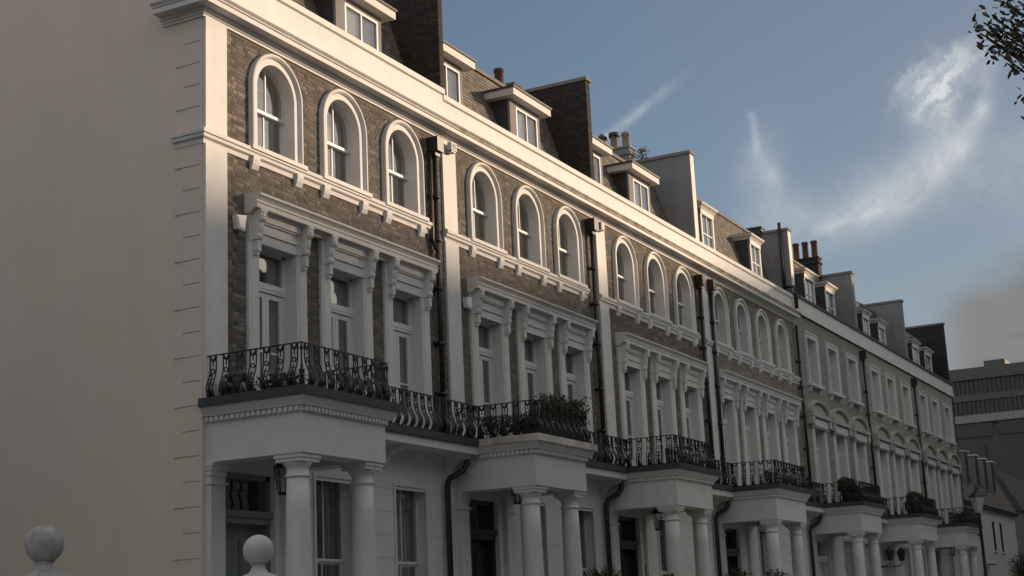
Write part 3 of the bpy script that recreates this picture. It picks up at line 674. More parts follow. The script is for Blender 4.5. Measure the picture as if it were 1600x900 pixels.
HOUSES = [
 dict(x0=0.0, x1=7.56, c=[1.89, 3.95, 6.01], hw=.53, brick='brown', port=(.08, 2.36), label='end terraced house with cream side wall and brown brick front above white columns'),
 dict(x0=7.56, x1=15.12, c=[1.76, 3.84, 5.91], hw=.53, brick='olive', port=(.14, 2.42), label='second terraced house from the cream side wall, hedge on its porch roof'),
 dict(x0=15.12, x1=22.56, c=[1.76, 3.84, 5.91], hw=.53, brick='olive', port=(-.14, 2.26), label='third terraced house, three arched windows and a pale rendered party wall'),
 dict(x0=22.56, x1=31.75, c=[1.44, 3.44, 5.44, 7.44], hw=.47, brick='yellow', port=(-.1, 2.66), label='yellow brick terraced house with four arched windows in a row'),
 dict(x0=31.75, x1=40.55, c=[1.75, 4.4, 7.1], hw=.55, brick=None, port=(-.35, 2.25), label='fifth terraced house, square-headed windows, round clipped bushes over its porch'),
 dict(x0=40.55, x1=49.2, c=[1.8, 4.35, 7.05], hw=.55, brick=None, port=(-.65, 2.2), label='sixth terraced house, square-headed windows, twin lanterns beside its porch'),
 dict(x0=49.2, x1=58.05, c=[1.75, 4.25, 6.95], hw=.55, brick=None, port=(-.8, 1.9), label='far end terraced house next to the low white mews house'),
]
def coping_prof(z, o): return [(o, z - .15), (o + .05, z - .13), (o + .05, z - .02), (o, z), (-.3, z), (-.3, z - .15)]

for hi, h in enumerate(HOUSES):
    x0, x1 = h['x0'], h['x1']; w = x1 - x0; arched = h['brick'] is not None; cs = h['c']; hw = h['hw']
    H = empty('terraced_house', (x0, 0, 0), label=h['label'], category='house', group='terraced houses in the long row')
    pl, pr = h['port']; ow = .19
    bx0 = .54 if hi < 3 else (.44 if hi == 3 else .0)
    # ---- ground floor: backing wall + stucco courses
    gcs = [3.46, 5.98] if hi < 3 else ([4.0, 7.3] if hi == 3 else [4.2, 7.0]); ghw = .59; doorx = (max(pl, 0) + .40, max(pl, 0) + 1.72)
    if hi == 1: gcs = [2.86 + .6, 5.98]
    ops = [(doorx[0] - .003, doorx[1] + .003, .42, 4.243, 0)] + [(c - ghw - .01, c + ghw + .01, 1.49, 4.37, 0) for c in gcs]; wx = .006 if hi == 0 else 0
    mb = MB(); wall(mb, wx, w, 0, 5.0, ops, .012, .32); GW = mb.build('ground_floor_wall', WHITE, H)
    zc = 4.42; edges = sorted(ops)
    k = 0; z = .10
    while z < 4.99:
        zt = min(z + .415, 5.0) if z < 4.2 else 5.0
        segs = []; x = wx
        for (a, b, zb_, zt_, _) in edges:
            if z < zt_ and zt > zb_: segs.append((x, a)); x = b
        segs.append((x, w))
        if z >= 4.2: segs = [(wx, w)]
        for a, b in segs:
            if b - a < .08: continue
            # split a course only at openings
            me = MB().box(a + .0, b - .0, -.0, .012, z + .008, zt - .0); me.build('stucco_course', WHITE, GW)
        z = zt if z < 4.2 else 5.0
        if abs(z - 4.25) < .08: z = 4.25
    # head fillers above openings between 4.24 and the top course are part of the courses band
    for gi, c in enumerate(gcs): rect_window(H, c, 1.5, ghw, 2.86, ow=.012, y=-.002, seed=hi * 7 + gi)
    # ---- front door
    dm = MB(); dx0, dx1 = doorx
    dm.box(dx0, dx0 + .09, .1, .34, .42, 4.24); dm.box(dx1 - .09, dx1, .1, .34, .42, 4.24); dm.box(dx0, dx1, .1, .34, 4.16, 4.24); dm.box(dx0, dx1, .04, .34, 3.56, 3.66); dm.box(dx0 + .02, dx1 - .02, .08, .34, 3.46, 3.56)
    col = DOORG if hi == 0 else DOORB if hi in (1, 2, 3) else TRIM
    D = dm.build('front_door', col, H)
    lf = MB(); a, b = dx0 + .09, dx1 - .09; lf.box(a, b, .28, .33, .42, 3.46)
    for px in (0, 1):
        u = a + .1 + px * ((b - a) / 2 - .03); v = u + (b - a) / 2 - .17
        for za, zb2 in ((.6, 1.5), (1.75, 3.25)):
            lf.box(u, v, .262, .28, za, zb2); lf.box(u + .05, v - .05, .25, .262, za + .05, zb2 - .05)
    lf.build('door_leaf', col, D); MB().box(a, b, .27, .275, 3.66, 4.16).build('pane', GLASS, D); MB().box(a, b, .9, .92, .4, 4.2).build('room_recess', DARK, D)
    if hi == 0:
        fb = MB()     # decorative fanlight ironwork
        c0 = (a + b) / 2
        for i in range(4): xx = a + (b - a) * (i + 1) / 5; fb.tube([(xx, .262, 3.67), (xx + .03, .262, 3.8), (xx - .03, .262, 3.92), (xx + .02, .262, 4.06), (xx, .262, 4.15)], .01, 4)
        fb.tube([(a, .262, 4.0), (b, .262, 4.0)], .008, 4); fb.build('fanlight_bars', IRON, D)
        kb = MB(); kb.lathe([(.0, -.03), (.03, 0), (.0, .03)], (a + .42, .2, 2.2), 8); kb.build('door_knob', BRASS, D)
    else:
        kb = MB(); kb.lathe([(.0, -.03), (.035, 0), (.0, .03)], ((a + b) / 2, .22, 2.1), 8); kb.build('door_knob', BRASS, D)
    # ---- upper walls
    if arched:
        fops = [(c - .56, c + .56, 5.29, 8.1, 0) for c in cs]; sops = [(c - hw - .02, c + hw + .02, 9.62, 9.65 + 1.12 + hw + .02, hw + .02) for c in cs]
        mb = MB(); wall(mb, wx, w, 5.0, 9.5, fops); wall(mb, wx, w, 9.5, 11.6, sops); BW = mb.build('brick_wall', MORT, H)
        def blocked(c, z, hwid, cs=cs, hw=hw):
            if 8.50 < z < 8.79 and cs[0] - 1.0 < c < cs[-1] + 1.0: return True
            if 9.42 < z < 9.63: return True
            for q in cs:
                d = abs(c - q)
                if z < 8.5 and d < .80: return True
                if z > 9.6 and z < 10.77 and d < hw + ow - .02 + hwid * .2: return True
                if z >= 10.77 and math.hypot(d, z - 10.77) < hw + ow - .03: return True
            return False
        lay = brick_layout(bx0, w - .0, 5.30, 11.55, blocked)
        if hi == 0:
            cw = CAM; lay.sort(key=lambda b: (Vector((b[0] + x0, 0, b[1])) - cw).length)
            near = lay[:290]; lay = lay[290:]
            for (c, z, wd, hd, r1, r2) in near:
                o = inst(brick_mesh('brown', wd < .16, int(r1 * 6.99)), 'brick', BW, (c, .003 * r2, z)); 
                nomw = .102 if wd < .16 else .215
                if abs(wd - nomw) > .02: o.scale = (wd / nomw, 1, 1)
        bricks_stuff(lay, h['brick'], BW)
        # string course, sill brackets
        sx = -.0 if hi == 0 else 0; path = [(sx, 0), (cs[-1] + .95, 0)] if hi < 3 else [(sx, 0), (w - .05, 0)]
        if hi == 0: path = [(0, .56), (0, 0), (cs[-1] + .95, 0)]
        sc = MB().sweep(SF_PROF, path).build('string_course', WHITE, H)
        br = kit('sb', lambda: MB().prism([(0, 0), (-.10, 0), (-.10, -.06), (-.085, -.14), (-.05, -.22), (0, -.24)], 'x', -.09, .09).mesh('bracket', WHITE))
        for c in cs:
            for sg in (-1, 1): inst(br, 'bracket', sc, (c + sg * (hw + .09), 0, 9.50))
            MB().box(c - hw - .25, c + hw + .25, -.145, -.0, 9.60, 9.675).build('sill', WHITE, sc)
        for i, c in enumerate(cs):
            arched_window(H, c, hw, ow, seed=hi * 5 + i + 1); french_window(H, c, .50 if hi == 3 else .52, seed=hi * 3 + i)
        MB().sweep(ENT, [(cs[0] - .84, .0), (cs[0] - .84, -.01), (cs[-1] + .84, -.01), (cs[-1] + .84, 0)] if False else [(cs[0] - .84, -.0), (cs[-1] + .84, -.0)]).build('entablature', WHITE, H)
        # pilaster
        pw = bx0; pm = MB(); pm.box(0.0 if hi else -.0, pw, -.055, .0, 5.29, 9.40); pm.box(0, pw, -.055, 0, 9.655, 11.56); pm.build('pilaster', WHITE, H)
        # cornice
        gab = hi == 0
        path = [(0, .82), (0, 0), (w, 0)] if gab else [(0, 0), (w if hi < 3 else w - .15, 0)]
        MC = MB().sweep(CORN, path).build('main_cornice', WHITE if hi == 0 else PARA, H); MB().sweep(CYMA, path).build('cyma_moulding', WHITE if hi == 0 else DIRTY, MC)
        ztop = 12.70 if hi == 0 else 12.60
        o = .03 if hi == 0 else 0
        xe = w + .16 if hi == 0 else w; xs = 0 if hi == 0 else (.16 if hi == 1 else 0)
        pp = MB(); pp.box(xs, xe if hi < 3 else w - .05, -o, .25, 12.0, ztop - .13); PP = pp.build('parapet', PARA, H)
        MB().sweep([(o, ztop - .15), (o + .05, ztop - .13), (o + .055, ztop - .02), (o, ztop), (-.28, ztop), (-.28, ztop - .15)], [(xs, 0), (xe if hi < 3 else w - .05, 0)]).build('coping', PARA, PP)
    else:
        fops = [(c - .62, c + .62, 5.29, 8.1, 0) for c in cs]; sops = [(c - hw - .02, c + hw + .02, 9.60, 11.29, 0) for c in cs]
        mb = MB(); wall(mb, 0, w, 5.0, 9.4, fops); wall(mb, 0, w, 9.4, 12.02, sops); BW = mb.build('brick_wall', FARB if hi == 4 else GREYB, H)
        for i, c in enumerate(cs):
            sw = rect_window(H, c, 9.62, hw, 1.65, ow=.2, y=-.06, seed=hi * 11 + i)
            sb = MB(); sb.box(-hw - .3, hw + .3, -.17, 0, -.10, 0.0); sb.prism([(0, -.1), (-.12, -.1), (-.12, -.16), (-.05, -.3), (0, -.32)], 'x', -hw - .2, -hw - .02); sb.prism([(0, -.1), (-.12, -.1), (-.12, -.16), (-.05, -.3), (0, -.32)], 'x', hw + .02, hw + .2); sb.build('sill', WHITE, sw)
            fw = french_window(H, c, .58, seed=hi * 3 + i, consoles=False)
            fz = 8.04 - 5.30; fm = MB(); fm.box(-1.0, 1.0, -.12, 0, fz, fz + .36); fm.box(-.78, .78, -.14, -.12, fz + .05, fz + .31); fm.box(-1.18, -.9, -.2, 0, fz + .1, fz + .37); fm.box(.9, 1.18, -.2, 0, fz + .1, fz + .37)
            fm.box(-1.2, 1.2, -.22, 0, fz + .37, fz + .50); fm.build('frieze', GREYT, fw); MB().box(-.76, .76, -.15, -.14, fz + .06, fz + .30).build('frieze_panel', WHITE, fw)
            pm = MB(); n = 14; sweep_xz(pm, [(0, 0), (0, -.16), (.06, -.2), (.12, -.2), (.12, 0)], [(-1.05 * math.cos(math.pi * i_ / n), fz + .50 + .40 * math.sin(math.pi * i_ / n)) for i_ in range(n + 1)])
            pm.prism([(-1.0 * math.cos(math.pi * i_ / n), fz + .5 + .36 * math.sin(math.pi * i_ / n)) for i_ in range(n + 1)], 'y', -.08, 0.0); pm.build('pediment', GREYT, fw)
        fb = MB(); fb.box(0, w, -.06, .25, 12.0, 12.58); fb.box(0, w, -.085, .0, 12.0, 12.06); PP = fb.build('parapet', PARA, H)
        MB().box(0, w, -.12, .27, 12.58, 12.67).build('coping', LEAD, PP)
    # ---- portico, balcony
    P = portico(H, pl, pr, many=(hi == 0), dark_edge=(hi != 1))
    nxt = HOUSES[hi + 1]['port'][0] + HOUSES[hi + 1]['x0'] - x0 if hi < 6 else w
    ba, bb = pr + .2, nxt - .2 if hi < 6 else w - .02
    bm = MB(); bm.box(pr, nxt if hi < 6 else w, -.60, 0, 5.0, 5.155); B = bm.build('balcony', WHITE, H)
    MB().box(ba, bb, -.66, 0, 5.158, 5.288).build('balcony_edge', LEAD, B)
    bk = kit('bbk', lambda: MB().prism([(0, 0), (-.5, 0), (-.52, -.05), (-.44, -.09), (-.30, -.10), (-.16, -.2), (-.1, -.34), (0, -.42)], 'x', -.07, .07).mesh('bracket', WHITE))
    nb = max(2, int((nxt - pr) / 1.6))
    for i in range(nb): inst(bk, 'bracket', B, (pr + .35 + (nxt - pr - .7) * i / (nb - 1) if i else pr + .5, 0, 4.999))
    zr = 5.29
    railing(H, 'balcony_railing', [(pl - .06, -.03), (pl - .06, -1.83), (pr + .06, -1.83), (pr + .06, -.62)] if False else [(pl - .04, -.04), (pl - .04, -1.81), (pr + .04, -1.81), (pr + .04, -.60)], zr, spear=[(pl - .04, -1.81), (pr + .04, -1.81)])
    railing(H, 'balcony_railing', [(pr + .06, -.60), ((nxt - .06) if hi < 6 else w - .05, -.60)], zr)
    # ---- roof
    zt = 14.66 if hi < 3 else 14.95
    mansard(H, w, SLATE if hi < 5 else GSLATE, zt)

Hs = [o for o in S.objects if o.name.startswith('terraced_house')]
Hs.sort(key=lambda o: o.location.x)
# ---- gable side wall of the first house with quoins
H1 = Hs[0]
gb = MB(); gb.quad((0, 0, 0), (0, 9.5, 0), (0, 9.5, 14.9), (0, 0, 12.4)); gb.f[-1] = gb.f[-1][::-1]
gb.v = []; gb.f = []; gb.t = []; gb.sm = []
gb.prism([(0.02, 0), (9.5, 0), (9.5, 15.3), (1.2, 15.3), (.02, 15.3)], 'x', 0, .28)
G = gb.build('side_wall', CREAM, H1)
zs = []
MB().box(-.0185, .0, .0, .05, .1, 11.50).build('corner_margin', QUOIN, G)
z = 11.52
while z > 9.9: zs.append((z - .37, z)); z -= .37
z = 9.44
while z > .3: zs.append((z - .385, z)); z -= .385
for i, (a, b) in enumerate(zs):
    ln = .56 if i % 2 else .40
    MB().box(-.018, .002, .003, ln, a + .008, b - .008).build('quoin', QUOIN, G)
# ---- party walls, dormers, chimneys
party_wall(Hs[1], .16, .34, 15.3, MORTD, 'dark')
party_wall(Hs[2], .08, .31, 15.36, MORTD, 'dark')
party_wall(Hs[3], -.04, .27, 15.36, GREYR, front=PARA)
party_wall(Hs[4], .22, .55, 15.05, GREYR, front=FASC)
party_wall(Hs[5], -.2, .12, 15.1, GREYR)
party_wall(Hs[6], -.35, -.05, 15.42, GREYR)
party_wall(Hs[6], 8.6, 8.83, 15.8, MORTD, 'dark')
dormer(H1, .5, 2.05); dormer(H1, 4.59, 6.22)
dormer(Hs[1], .42, 1.99); dormer(Hs[1], 4.25, 5.8)
dormer(Hs[2], .45, 1.95); dormer(Hs[2], 3.72, 5.24)
dormer(Hs[3], 1.85, 3.0, 1, 14.1); dormer(Hs[3], 6.5, 7.6, 1, 14.1)
for a, b in ((3.45, 4.75), (6.2, 7.5)): dormer(Hs[4], a, b, 2, 14.1)
for a, b in ((.2, 1.1), (2.85, 3.95), (5.45, 6.7)): dormer(Hs[5], a, b, 2, 13.95)
for a, b in ((.45, 2.1), (3.1, 4.45), (5.7, 7.2)): dormer(Hs[6], a, b, 2, 14.0)
chimney(Hs[2], -.15, .25, 1.95, 3.1, 15.2, 15.5, MORT, [(2.47, .55, 0)], TERRA)
chimney(Hs[3], -.2, .25, 1.86, 3.3, 14.9, 15.78, GREYR, [(2.03, .5, 0), (2.42, .5, 2), (2.83, .45, 1)], BUFF)
chimney(Hs[4], .2, .6, .95, 1.6, 14.8, 15.2, LEAD, [], TERRA)
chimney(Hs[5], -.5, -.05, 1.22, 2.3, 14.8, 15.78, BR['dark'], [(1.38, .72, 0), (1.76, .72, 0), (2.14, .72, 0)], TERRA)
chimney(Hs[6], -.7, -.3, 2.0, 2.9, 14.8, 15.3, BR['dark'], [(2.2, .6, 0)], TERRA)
MB().tube([(.13, .26, 12.4), (.13, .26, 15.25)], .06, 8).build('soil_pipe', PIPE, Hs[4])
MB().box(8.6, 8.85, .0, 9.5, 0, 12.6).build('end_wall', WHITE, Hs[6])

# ================================================================== FITTINGS
rain_pipe(7.14, 11.15, 5.3, 11.30, 'black drainpipe with square hopper between the first two houses, brick side of the white pilaster')
MB().tube([(6.98, -.09, 11.1), (6.98, -.09, 9.3), (7.08, -.10, 9.1)], .035, 8).build('waste_pipe', PIPE, [o for o in S.objects if o.name.startswith('drainpipe')][0])
rain_pipe(14.72, 11.15, 5.3, 11.30, 'black drainpipe with square hopper left of the pilaster between second and third houses')
rain_pipe(22.20, 11.15, 5.3, 11.30, 'black drainpipe left of the narrow white strip between third and fourth houses')
rain_pipe(23.10, 11.15, 5.3, 11.32, 'black drainpipe right of the narrow white strip, beside four arched windows')
rain_pipe(31.62, 11.45, 5.3, None, 'long black drainpipe where arched windows give way to square ones')
swan_pipe([(31.80, .2, 12.9), (31.80, -.1, 12.88), (31.85, -.12, 12.6), (31.85, -.12, 12.1)], .06, label='short black pipe bending over the parapet above the fourth house')
rain_pipe(40.45, 11.6, 5.3, 11.7, 'black drainpipe between fifth and sixth houses')
rain_pipe(49.15, 11.6, 5.3, 11.7, 'black drainpipe between sixth and far end houses')
for k, (X, lab) in enumerate(((7.30, 'black pipe with a swan neck below the balcony, left of the second porch'), (14.75, 'black pipe with a swan neck below the balcony, left of the third porch'), (22.2, 'black pipe with a swan neck below the balcony, left of the fourth porch'), (31.2, 'black pipe with a swan neck under the balcony, left of the fifth porch'))):
    e = swan_pipe([(X + .12, -.42, 5.0), (X + .12, -.42, 4.82), (X + .08, -.36, 4.70), (X - .08, -.14, 4.55), (X - .12, -.11, 4.42), (X - .12, -.11, .1)], .06, label=lab, group=None)
def alarm(X, z, w, h, m, label):
    mb = MB(); P = [(-w, h * .7), (w, h), (w * .62, -h), (-w * .62, -h * .85)]
    mb.prism(P, 'y', -.10, -.0); o = mb.build('alarm_box', m, None, (X, -.01, z)); MB().prism([(p[0] * .8, p[1] * .8) for p in P], 'y', -.115, -.10).build('cover', m, o)
    o['label'] = label; o['category'] = 'alarm box'
alarm(.84, 8.27, .13, .14, PLAST, 'white tapered alarm box on brown brick near the cream side wall')
alarm(8.36, 8.24, .12, .13, PLAST, 'white alarm box on brick beside the second house upper windows')
fl = MB(); fl.box(-.11, .11, -.16, -.06, -.07, .09); fl.box(-.03, .03, -.06, 0, -.03, .03); o = fl.build('flood_light', PLAST, None, (7.78, -.055, 11.41)); MB().box(-.09, .09, -.175, -.16, -.05, .07).build('lens', GLASS, o)
MB().box(-.08, .10, -.14, -.02, -.11, -.08).build('sensor', GPLAST, o); o['label'] = 'small white floodlight high on the pilaster beside the first hopper'; o['category'] = 'floodlight'
bx = MB(); bx.box(-.10, .12, -.13, 0, -.1, .1); o = bx.build('junction_box', GPLAST, None, (15.27, -.055, 11.38)); MB().box(-.08, .10, -.14, -.13, -.08, .08).build('lid', GPLAST, o); o['label'] = 'grey box high on the pilaster between second and third houses'; o['category'] = 'box'

# lanterns hanging under the porches
def hang_lantern(X, Y, z, top, label, s=1.0, m=GLASS):
    e = empty('hanging_lantern', (X, Y, z), label=label, category='lantern'); n = 6
    c = MB(); c.lathe([(.16 * s, .16 * s), (.15 * s, .18 * s), (.07 * s, .26 * s), (.03 * s, .32 * s)], n=6, smooth=False); c.build('lantern_cap', IRON, e)
    g = MB(); g.lathe([(.07 * s, -.22 * s), (.14 * s, .16 * s)], n=6, smooth=False); g.build('lantern_glass', m, e)
    f = MB()
    for k in range(6):
        a = 2 * math.pi * k / 6; f.tube([(.075 * s * math.cos(a), .075 * s * math.sin(a), -.23 * s), (.145 * s * math.cos(a), .145 * s * math.sin(a), .17 * s)], .008, 4)
    f.lathe([(.08 * s, -.25 * s), (.085 * s, -.23 * s), (.07 * s, -.21 * s)], n=6, smooth=False); f.build('lantern_frame', IRON, e)
    MB().tube([(0, 0, .3 * s), (0, 0, top - z)], .012, 5).build('chain', IRON, e)
    MB().lathe([(.015, -.2 * s), (.02, -.05 * s), (.012, 0)], n=8).build('bulb', PLAST, e)
    return e
hang_lantern(.80, -.9, 4.06, 4.72, 'black framed glass lantern hanging beside the first porch column')
hang_lantern(8.56, -.9, 4.30, 4.72, 'black lantern high under the second porch', .9)
hang_lantern(15.85, -.9, 4.08, 4.72, 'black lantern hanging under the third porch, left of its front column')
hang_lantern(23.66, -.9, 4.26, 4.72, 'black lantern under the fourth porch', .95)
hang_lantern(49.6, -.9, 4.2, 4.72, 'black lantern under the last porch before the mews', .9)
for X, lab in ((38.35, 'left of two black wall lanterns on a curved bracket beside the sixth porch'), (40.1, 'right of two black wall lanterns on a curved bracket beside the sixth porch')):
    e = empty('wall_lantern', (X, -.9, 3.8), label=lab, category='lantern')
    MB().lathe([(.10, -.22), (.17, .12), (.13, .16), (.05, .26), (.02, .3)], n=6, smooth=False).build('lantern_body', IRON, e)
    MB().tube([(0, 0, -.22), (0, 0, -.34), (.2, .2, -.40), (.9 if X < 39 else -.5, .88, -.42)], .02, 6).build('bracket', IRON, e)

# intercoms
def plate(X, z, w, h, label, m, n=4):
    o = MB().box(-w, w, -.02, 0, -h, h).build('intercom_panel', m, None, (X, -.0, z)); o['label'] = label; o['category'] = 'intercom'
    for i in range(n): MB().box(-w * .5, w * .5, -.026, -.02, h * (.7 - i * .4), h * (.85 - i * .4)).build('button', IRON, o)
plate(9.72, 3.14, .09, .16, 'grey intercom panel on the wall right of the second front door', GPLAST)
plate(17.1, 2.95, .08, .15, 'dull bronze entry panel on the wall right of the third front door', mat('bronze_plate', (.12, .10, .07), .4, metal=.6))

# planters and greenery
def planter_hedge():
    e = empty('porch_roof_hedge', (9.05, -1.1, 5.29), label='ragged green hedge in boxes behind the railing on the second porch roof', category='hedge')
    for a, b in ((-1.1, .0), (.05, 1.15)): MB().box(a, b, -.58, -.28, 0, .3).build('planter_box', LEAD, e)
    def fn(r):
        x = r.uniform(-1.2, 1.25); hgt = .38 + .32 * (x > -.5) + .12 * math.sin(x * 7) * r.random() - (.22 if x < -.8 else 0); return (x, -.45 + r.gauss(0, .13), .2 + hgt * r.random() ** .7)
    leaf_blob('foliage', LEAF, fn, 5200, .032, e)
    def fn2(r): return (-1.05 + r.gauss(0, .12), r.uniform(-.45, .6), .1 + .38 * r.random())
    leaf_blob('foliage', LEAF3, fn2, 1200, .035, e)
planter_hedge()
def clipped_ball(X, Y, z, r_, label, box=True):
    e = empty('clipped_bush', (X, Y, z), label=label, category='bush')
    mb = MB(); mb.lathe([(.15, 0), (.2, .3), (.22, .32), (.2, .33)], n=14); mb.build('pot', LEAD, e); MB().tube([(0, 0, .2), (0, 0, .3 + r_ * .5)], .03, 6).build('stem', BARK, e)
    def fn(q):
        a = Vector((q.gauss(0, 1), q.gauss(0, 1), q.gauss(0, 1))).normalized(); k = r_ * (.86 + .10 * math.sin(a.x * 5 + X) + .09 * math.sin(a.z * 7 + a.y * 4) + (.12 if q.random() < .06 else 0)) * q.uniform(.72, 1.0)
        return (a.x * k, a.y * k, .3 + r_ * .75 + a.z * k * .95)
    leaf_blob('foliage', LEAF, fn, 2600, .033, e)
def trough(X0, X1, Y, z, label, hh=.3, m=LEAF3):
    e = empty('planter', ((X0 + X1) / 2, Y, z), label=label, category='planter'); hw_ = (X1 - X0) / 2
    MB().box(-hw_, hw_, -.15, .15, 0, .3).build('planter_box', LEAD, e)
    leaf_blob('foliage', m, lambda r: (r.uniform(-hw_, hw_), r.gauss(0, .12), .25 + hh * r.random()), int(900 * (X1 - X0)), .04, e)
clipped_ball(31.9, -1.25, 5.29, .36, 'large round clipped bush on the fifth porch roof')
clipped_ball(33.0, -1.2, 5.29, .25, 'smaller clipped bush right of the large one on the fifth porch roof')
trough(33.2, 34.1, -1.5, 5.29, 'dark planter with low plants at the right end of the fifth porch roof', .35)
clipped_ball(41.6, -1.3, 5.29, .42, 'dark round clipped bush on the sixth porch roof')
trough(41.9, 43.0, -1.5, 5.29, 'dark planter box right of the round bush on the sixth porch roof', .32)
trough(49.6, 51.0, -1.4, 5.29, 'dark low planter on the far porch roof', .25)
e = empty('potted_plant', (.45, -.32, 5.29), label='small pale pot with a spiky dark plant behind the first balcony railing', category='plant')
MB().lathe([(.10, 0), (.14, .24), (.15, .26), (.12, .26)], n=14).build('pot', PLAST, e); leaf_blob('foliage', LEAF3, lambda r: (r.gauss(0, .14), r.gauss(0, .12), .0 + .38 * r.random()), 420, .05, e)
e = empty('potted_plant', (1.2, -.6, 5.29), label='leafy dark plant in the middle of the first balcony', category='plant')
MB().lathe([(.10, 0), (.13, .2), (.12, .2)], n=12).build('pot', LEAD, e); leaf_blob('foliage', LEAF3, lambda r: (r.gauss(0, .16), r.gauss(0, .2), .1 + .35 * r.random()), 500, .045, e)
def shrub(X, Y, z, r_, hgt, label, n=2200, m=LEAF3, spiky=False):
    e = empty('shrub', (X, Y, 0), label=label, category='shrub'); MB().tube([(0, 0, 0), (.03, .02, z)], .04, 6).build('stem', BARK, e)
    if spiky:
        mb = MB(); q = random.Random(3)
        for i in range(420):
            a = q.random() * 6.28; t_ = q.uniform(.25, 1.35); ln = r_ * q.uniform(.7, 1.2); b = Vector((q.gauss(0, .12), q.gauss(0, .1), z + q.uniform(-.3, .1))); d = Vector((math.cos(a) * math.cos(t_), math.sin(a) * math.cos(t_), math.sin(t_))); c = b + d * ln * .6; tip = b + d * ln + Vector((0, 0, -.1 * ln)); s_ = d.cross(Vector((0, 0, 1))).normalized() * .008
            mb.add([b - s_, b + s_, c + s_, tip, c - s_], [(0, 1, 2, 3, 4)], q.random())
        mb.build('foliage', m, e)
    else: leaf_blob('foliage', m, lambda r: in_ball(r, (0, 0, z), r_, .3), n, .045, e)
shrub(11.8, -1.2, 2.35, .62, .5, 'fine spiky bush seen between the second porch columns', spiky=True)
shrub(13.2, -1.0, 2.25, .5, .5, 'dark loose shrub right of the second porch')
shrub(16.0, -2.6, 1.95, .5, .5, 'rounded shrub left of the third porch front column')
shrub(19.2, -1.6, 2.4, .55, .5, 'rounded shrub between the third porch columns')
shrub(14.6, -1.6, 2.3, .45, .5, 'small shrub at the foot of the pipe left of the third door', n=1500)
shrub(22.6, -1.5, 2.45, .55, .5, 'leafy shrub left of the fourth porch')
shrub(59.5, -2.2, 3.5, .8, .5, 'leafy shrub at the corner of the mews house', n=2600, m=LEAF)
e = empty('roof_weed', (22.75, 1.6, 15.3), label='straggly self-sown plant growing beside the pale chimney stack', category='plant')
MB().tube([(0, 0, -.1), (.05, .02, .5)], .015, 5).build('stem', BARK, e)
leaf_blob('foliage', LEAF, lambda r: (r.gauss(0, .08), r.gauss(0, .1), .5 * r.random()), 260, .035, e)

# gate piers with ball finials
for i, (X, Y, zc_, m, lab) in enumerate(((-7.68, -4.41, 2.585, WSTONE, 'weathered stone ball on the left gate pier in front of the cream wall'), (-3.97, -4.02, 2.65, STONE, 'smooth pale ball on the right gate pier in front of the first porch'))):
    e = empty('gate_pier', (X, Y, 0), label=lab, category='gate pier'); d = zc_ - 2.6
    MB().box(-.25, .25, -.25, .25, .0, 2.20 + d).build('pier_shaft', STONE, e)
    cp = MB(); cp.box(-.29, .29, -.29, .29, 2.20 + d, 2.27 + d); cp.lathe([(.24, 2.27 + d), (.23, 2.30 + d), (.17, 2.325 + d), (.115, 2.345 + d), (.09, 2.38 + d), (.075, 2.41 + d), (.08, 2.43 + d), (.1, 2.445 + d)], n=28); cp.build('pier_cap', m, e)
    MB().lathe([(.176 * math.cos(t_), .176 * math.sin(t_)) for t_ in [(-90 + 180 * k / 16) * math.pi / 180 for k in range(17)]], (0, 0, zc_), 36).build('ball_finial', m, e)
gw = MB(); gw.box(-14, -7.93, -4.6, -4.3, 0, 1.1); gw.box(-3.72, -1.0, -4.15, -3.9, 0, 1.1); o = gw.build('garden_wall', STONE); o['label'] = 'low pale garden wall either side of the ball-topped gate piers'; o['category'] = 'wall'

# street lamp
e = empty('street_lamp', (35.9, -4.7, 0), label='black street lamp with pale tapered lantern before the mews house', category='street lamp')
MB().lathe([(.12, .1), (.12, .8), (.07, .9), (.055, 3), (.05, 4.8), (.09, 4.84), (.05, 4.9)], n=12).build('lamp_post', IRON, e)
MB().lathe([(.12, 4.92), (.25, 5.45)], n=4, smooth=False).build('lamp_glass', mat('frosted_lamp_glass', (.36, .36, .37), .3), e)
MB().lathe([(.30, 5.45), (.29, 5.49), (.12, 5.62), (.06, 5.66), (.05, 5.74), (.015, 5.9)], n=4, smooth=False).build('lamp_cap', IRON, e)

# mews house with steep tiled roof, and the grey house beyond
ME = empty('mews_house', (58.5, .3, 0), label='low white mews house with steep tiled roof and narrow dormers', category='house')
mops = [(c - .4, c + .4, 4.7, 6.3, 0) for c in (4.6, 8.2, 10.4)] + []
mb = MB(); wall(mb, 0, 15.4, 0, 7.0, mops + [], 0, .3); mb.box(0, .2, .3, 8, 0, 7); mb.box(15.2, 15.4, .3, 8, 0, 7); mb.build('wall', WHITE, ME)
for c in (4.6, 8.2, 10.4):
    w_ = rect_window(ME, c, 4.7, .4, 1.6, ow=.02, y=-.003, seed=3); MB().box(-.5, .5, -.08, 0, -.08, 0).build('sill', TRIM, w_)
rm = MB(); rm.quad((-.1, -.15, 7.0), (15.6, -.15, 7.0), (15.6, 1.2, 9.75), (-.1, 1.2, 9.75)); rm.quad((-.1, 1.2, 9.75), (15.6, 1.2, 9.75), (15.6, 8, 9.9), (-.1, 8, 9.9)); rm.build('roof', SLATE, ME)
tm = MB(); q = random.Random(4)
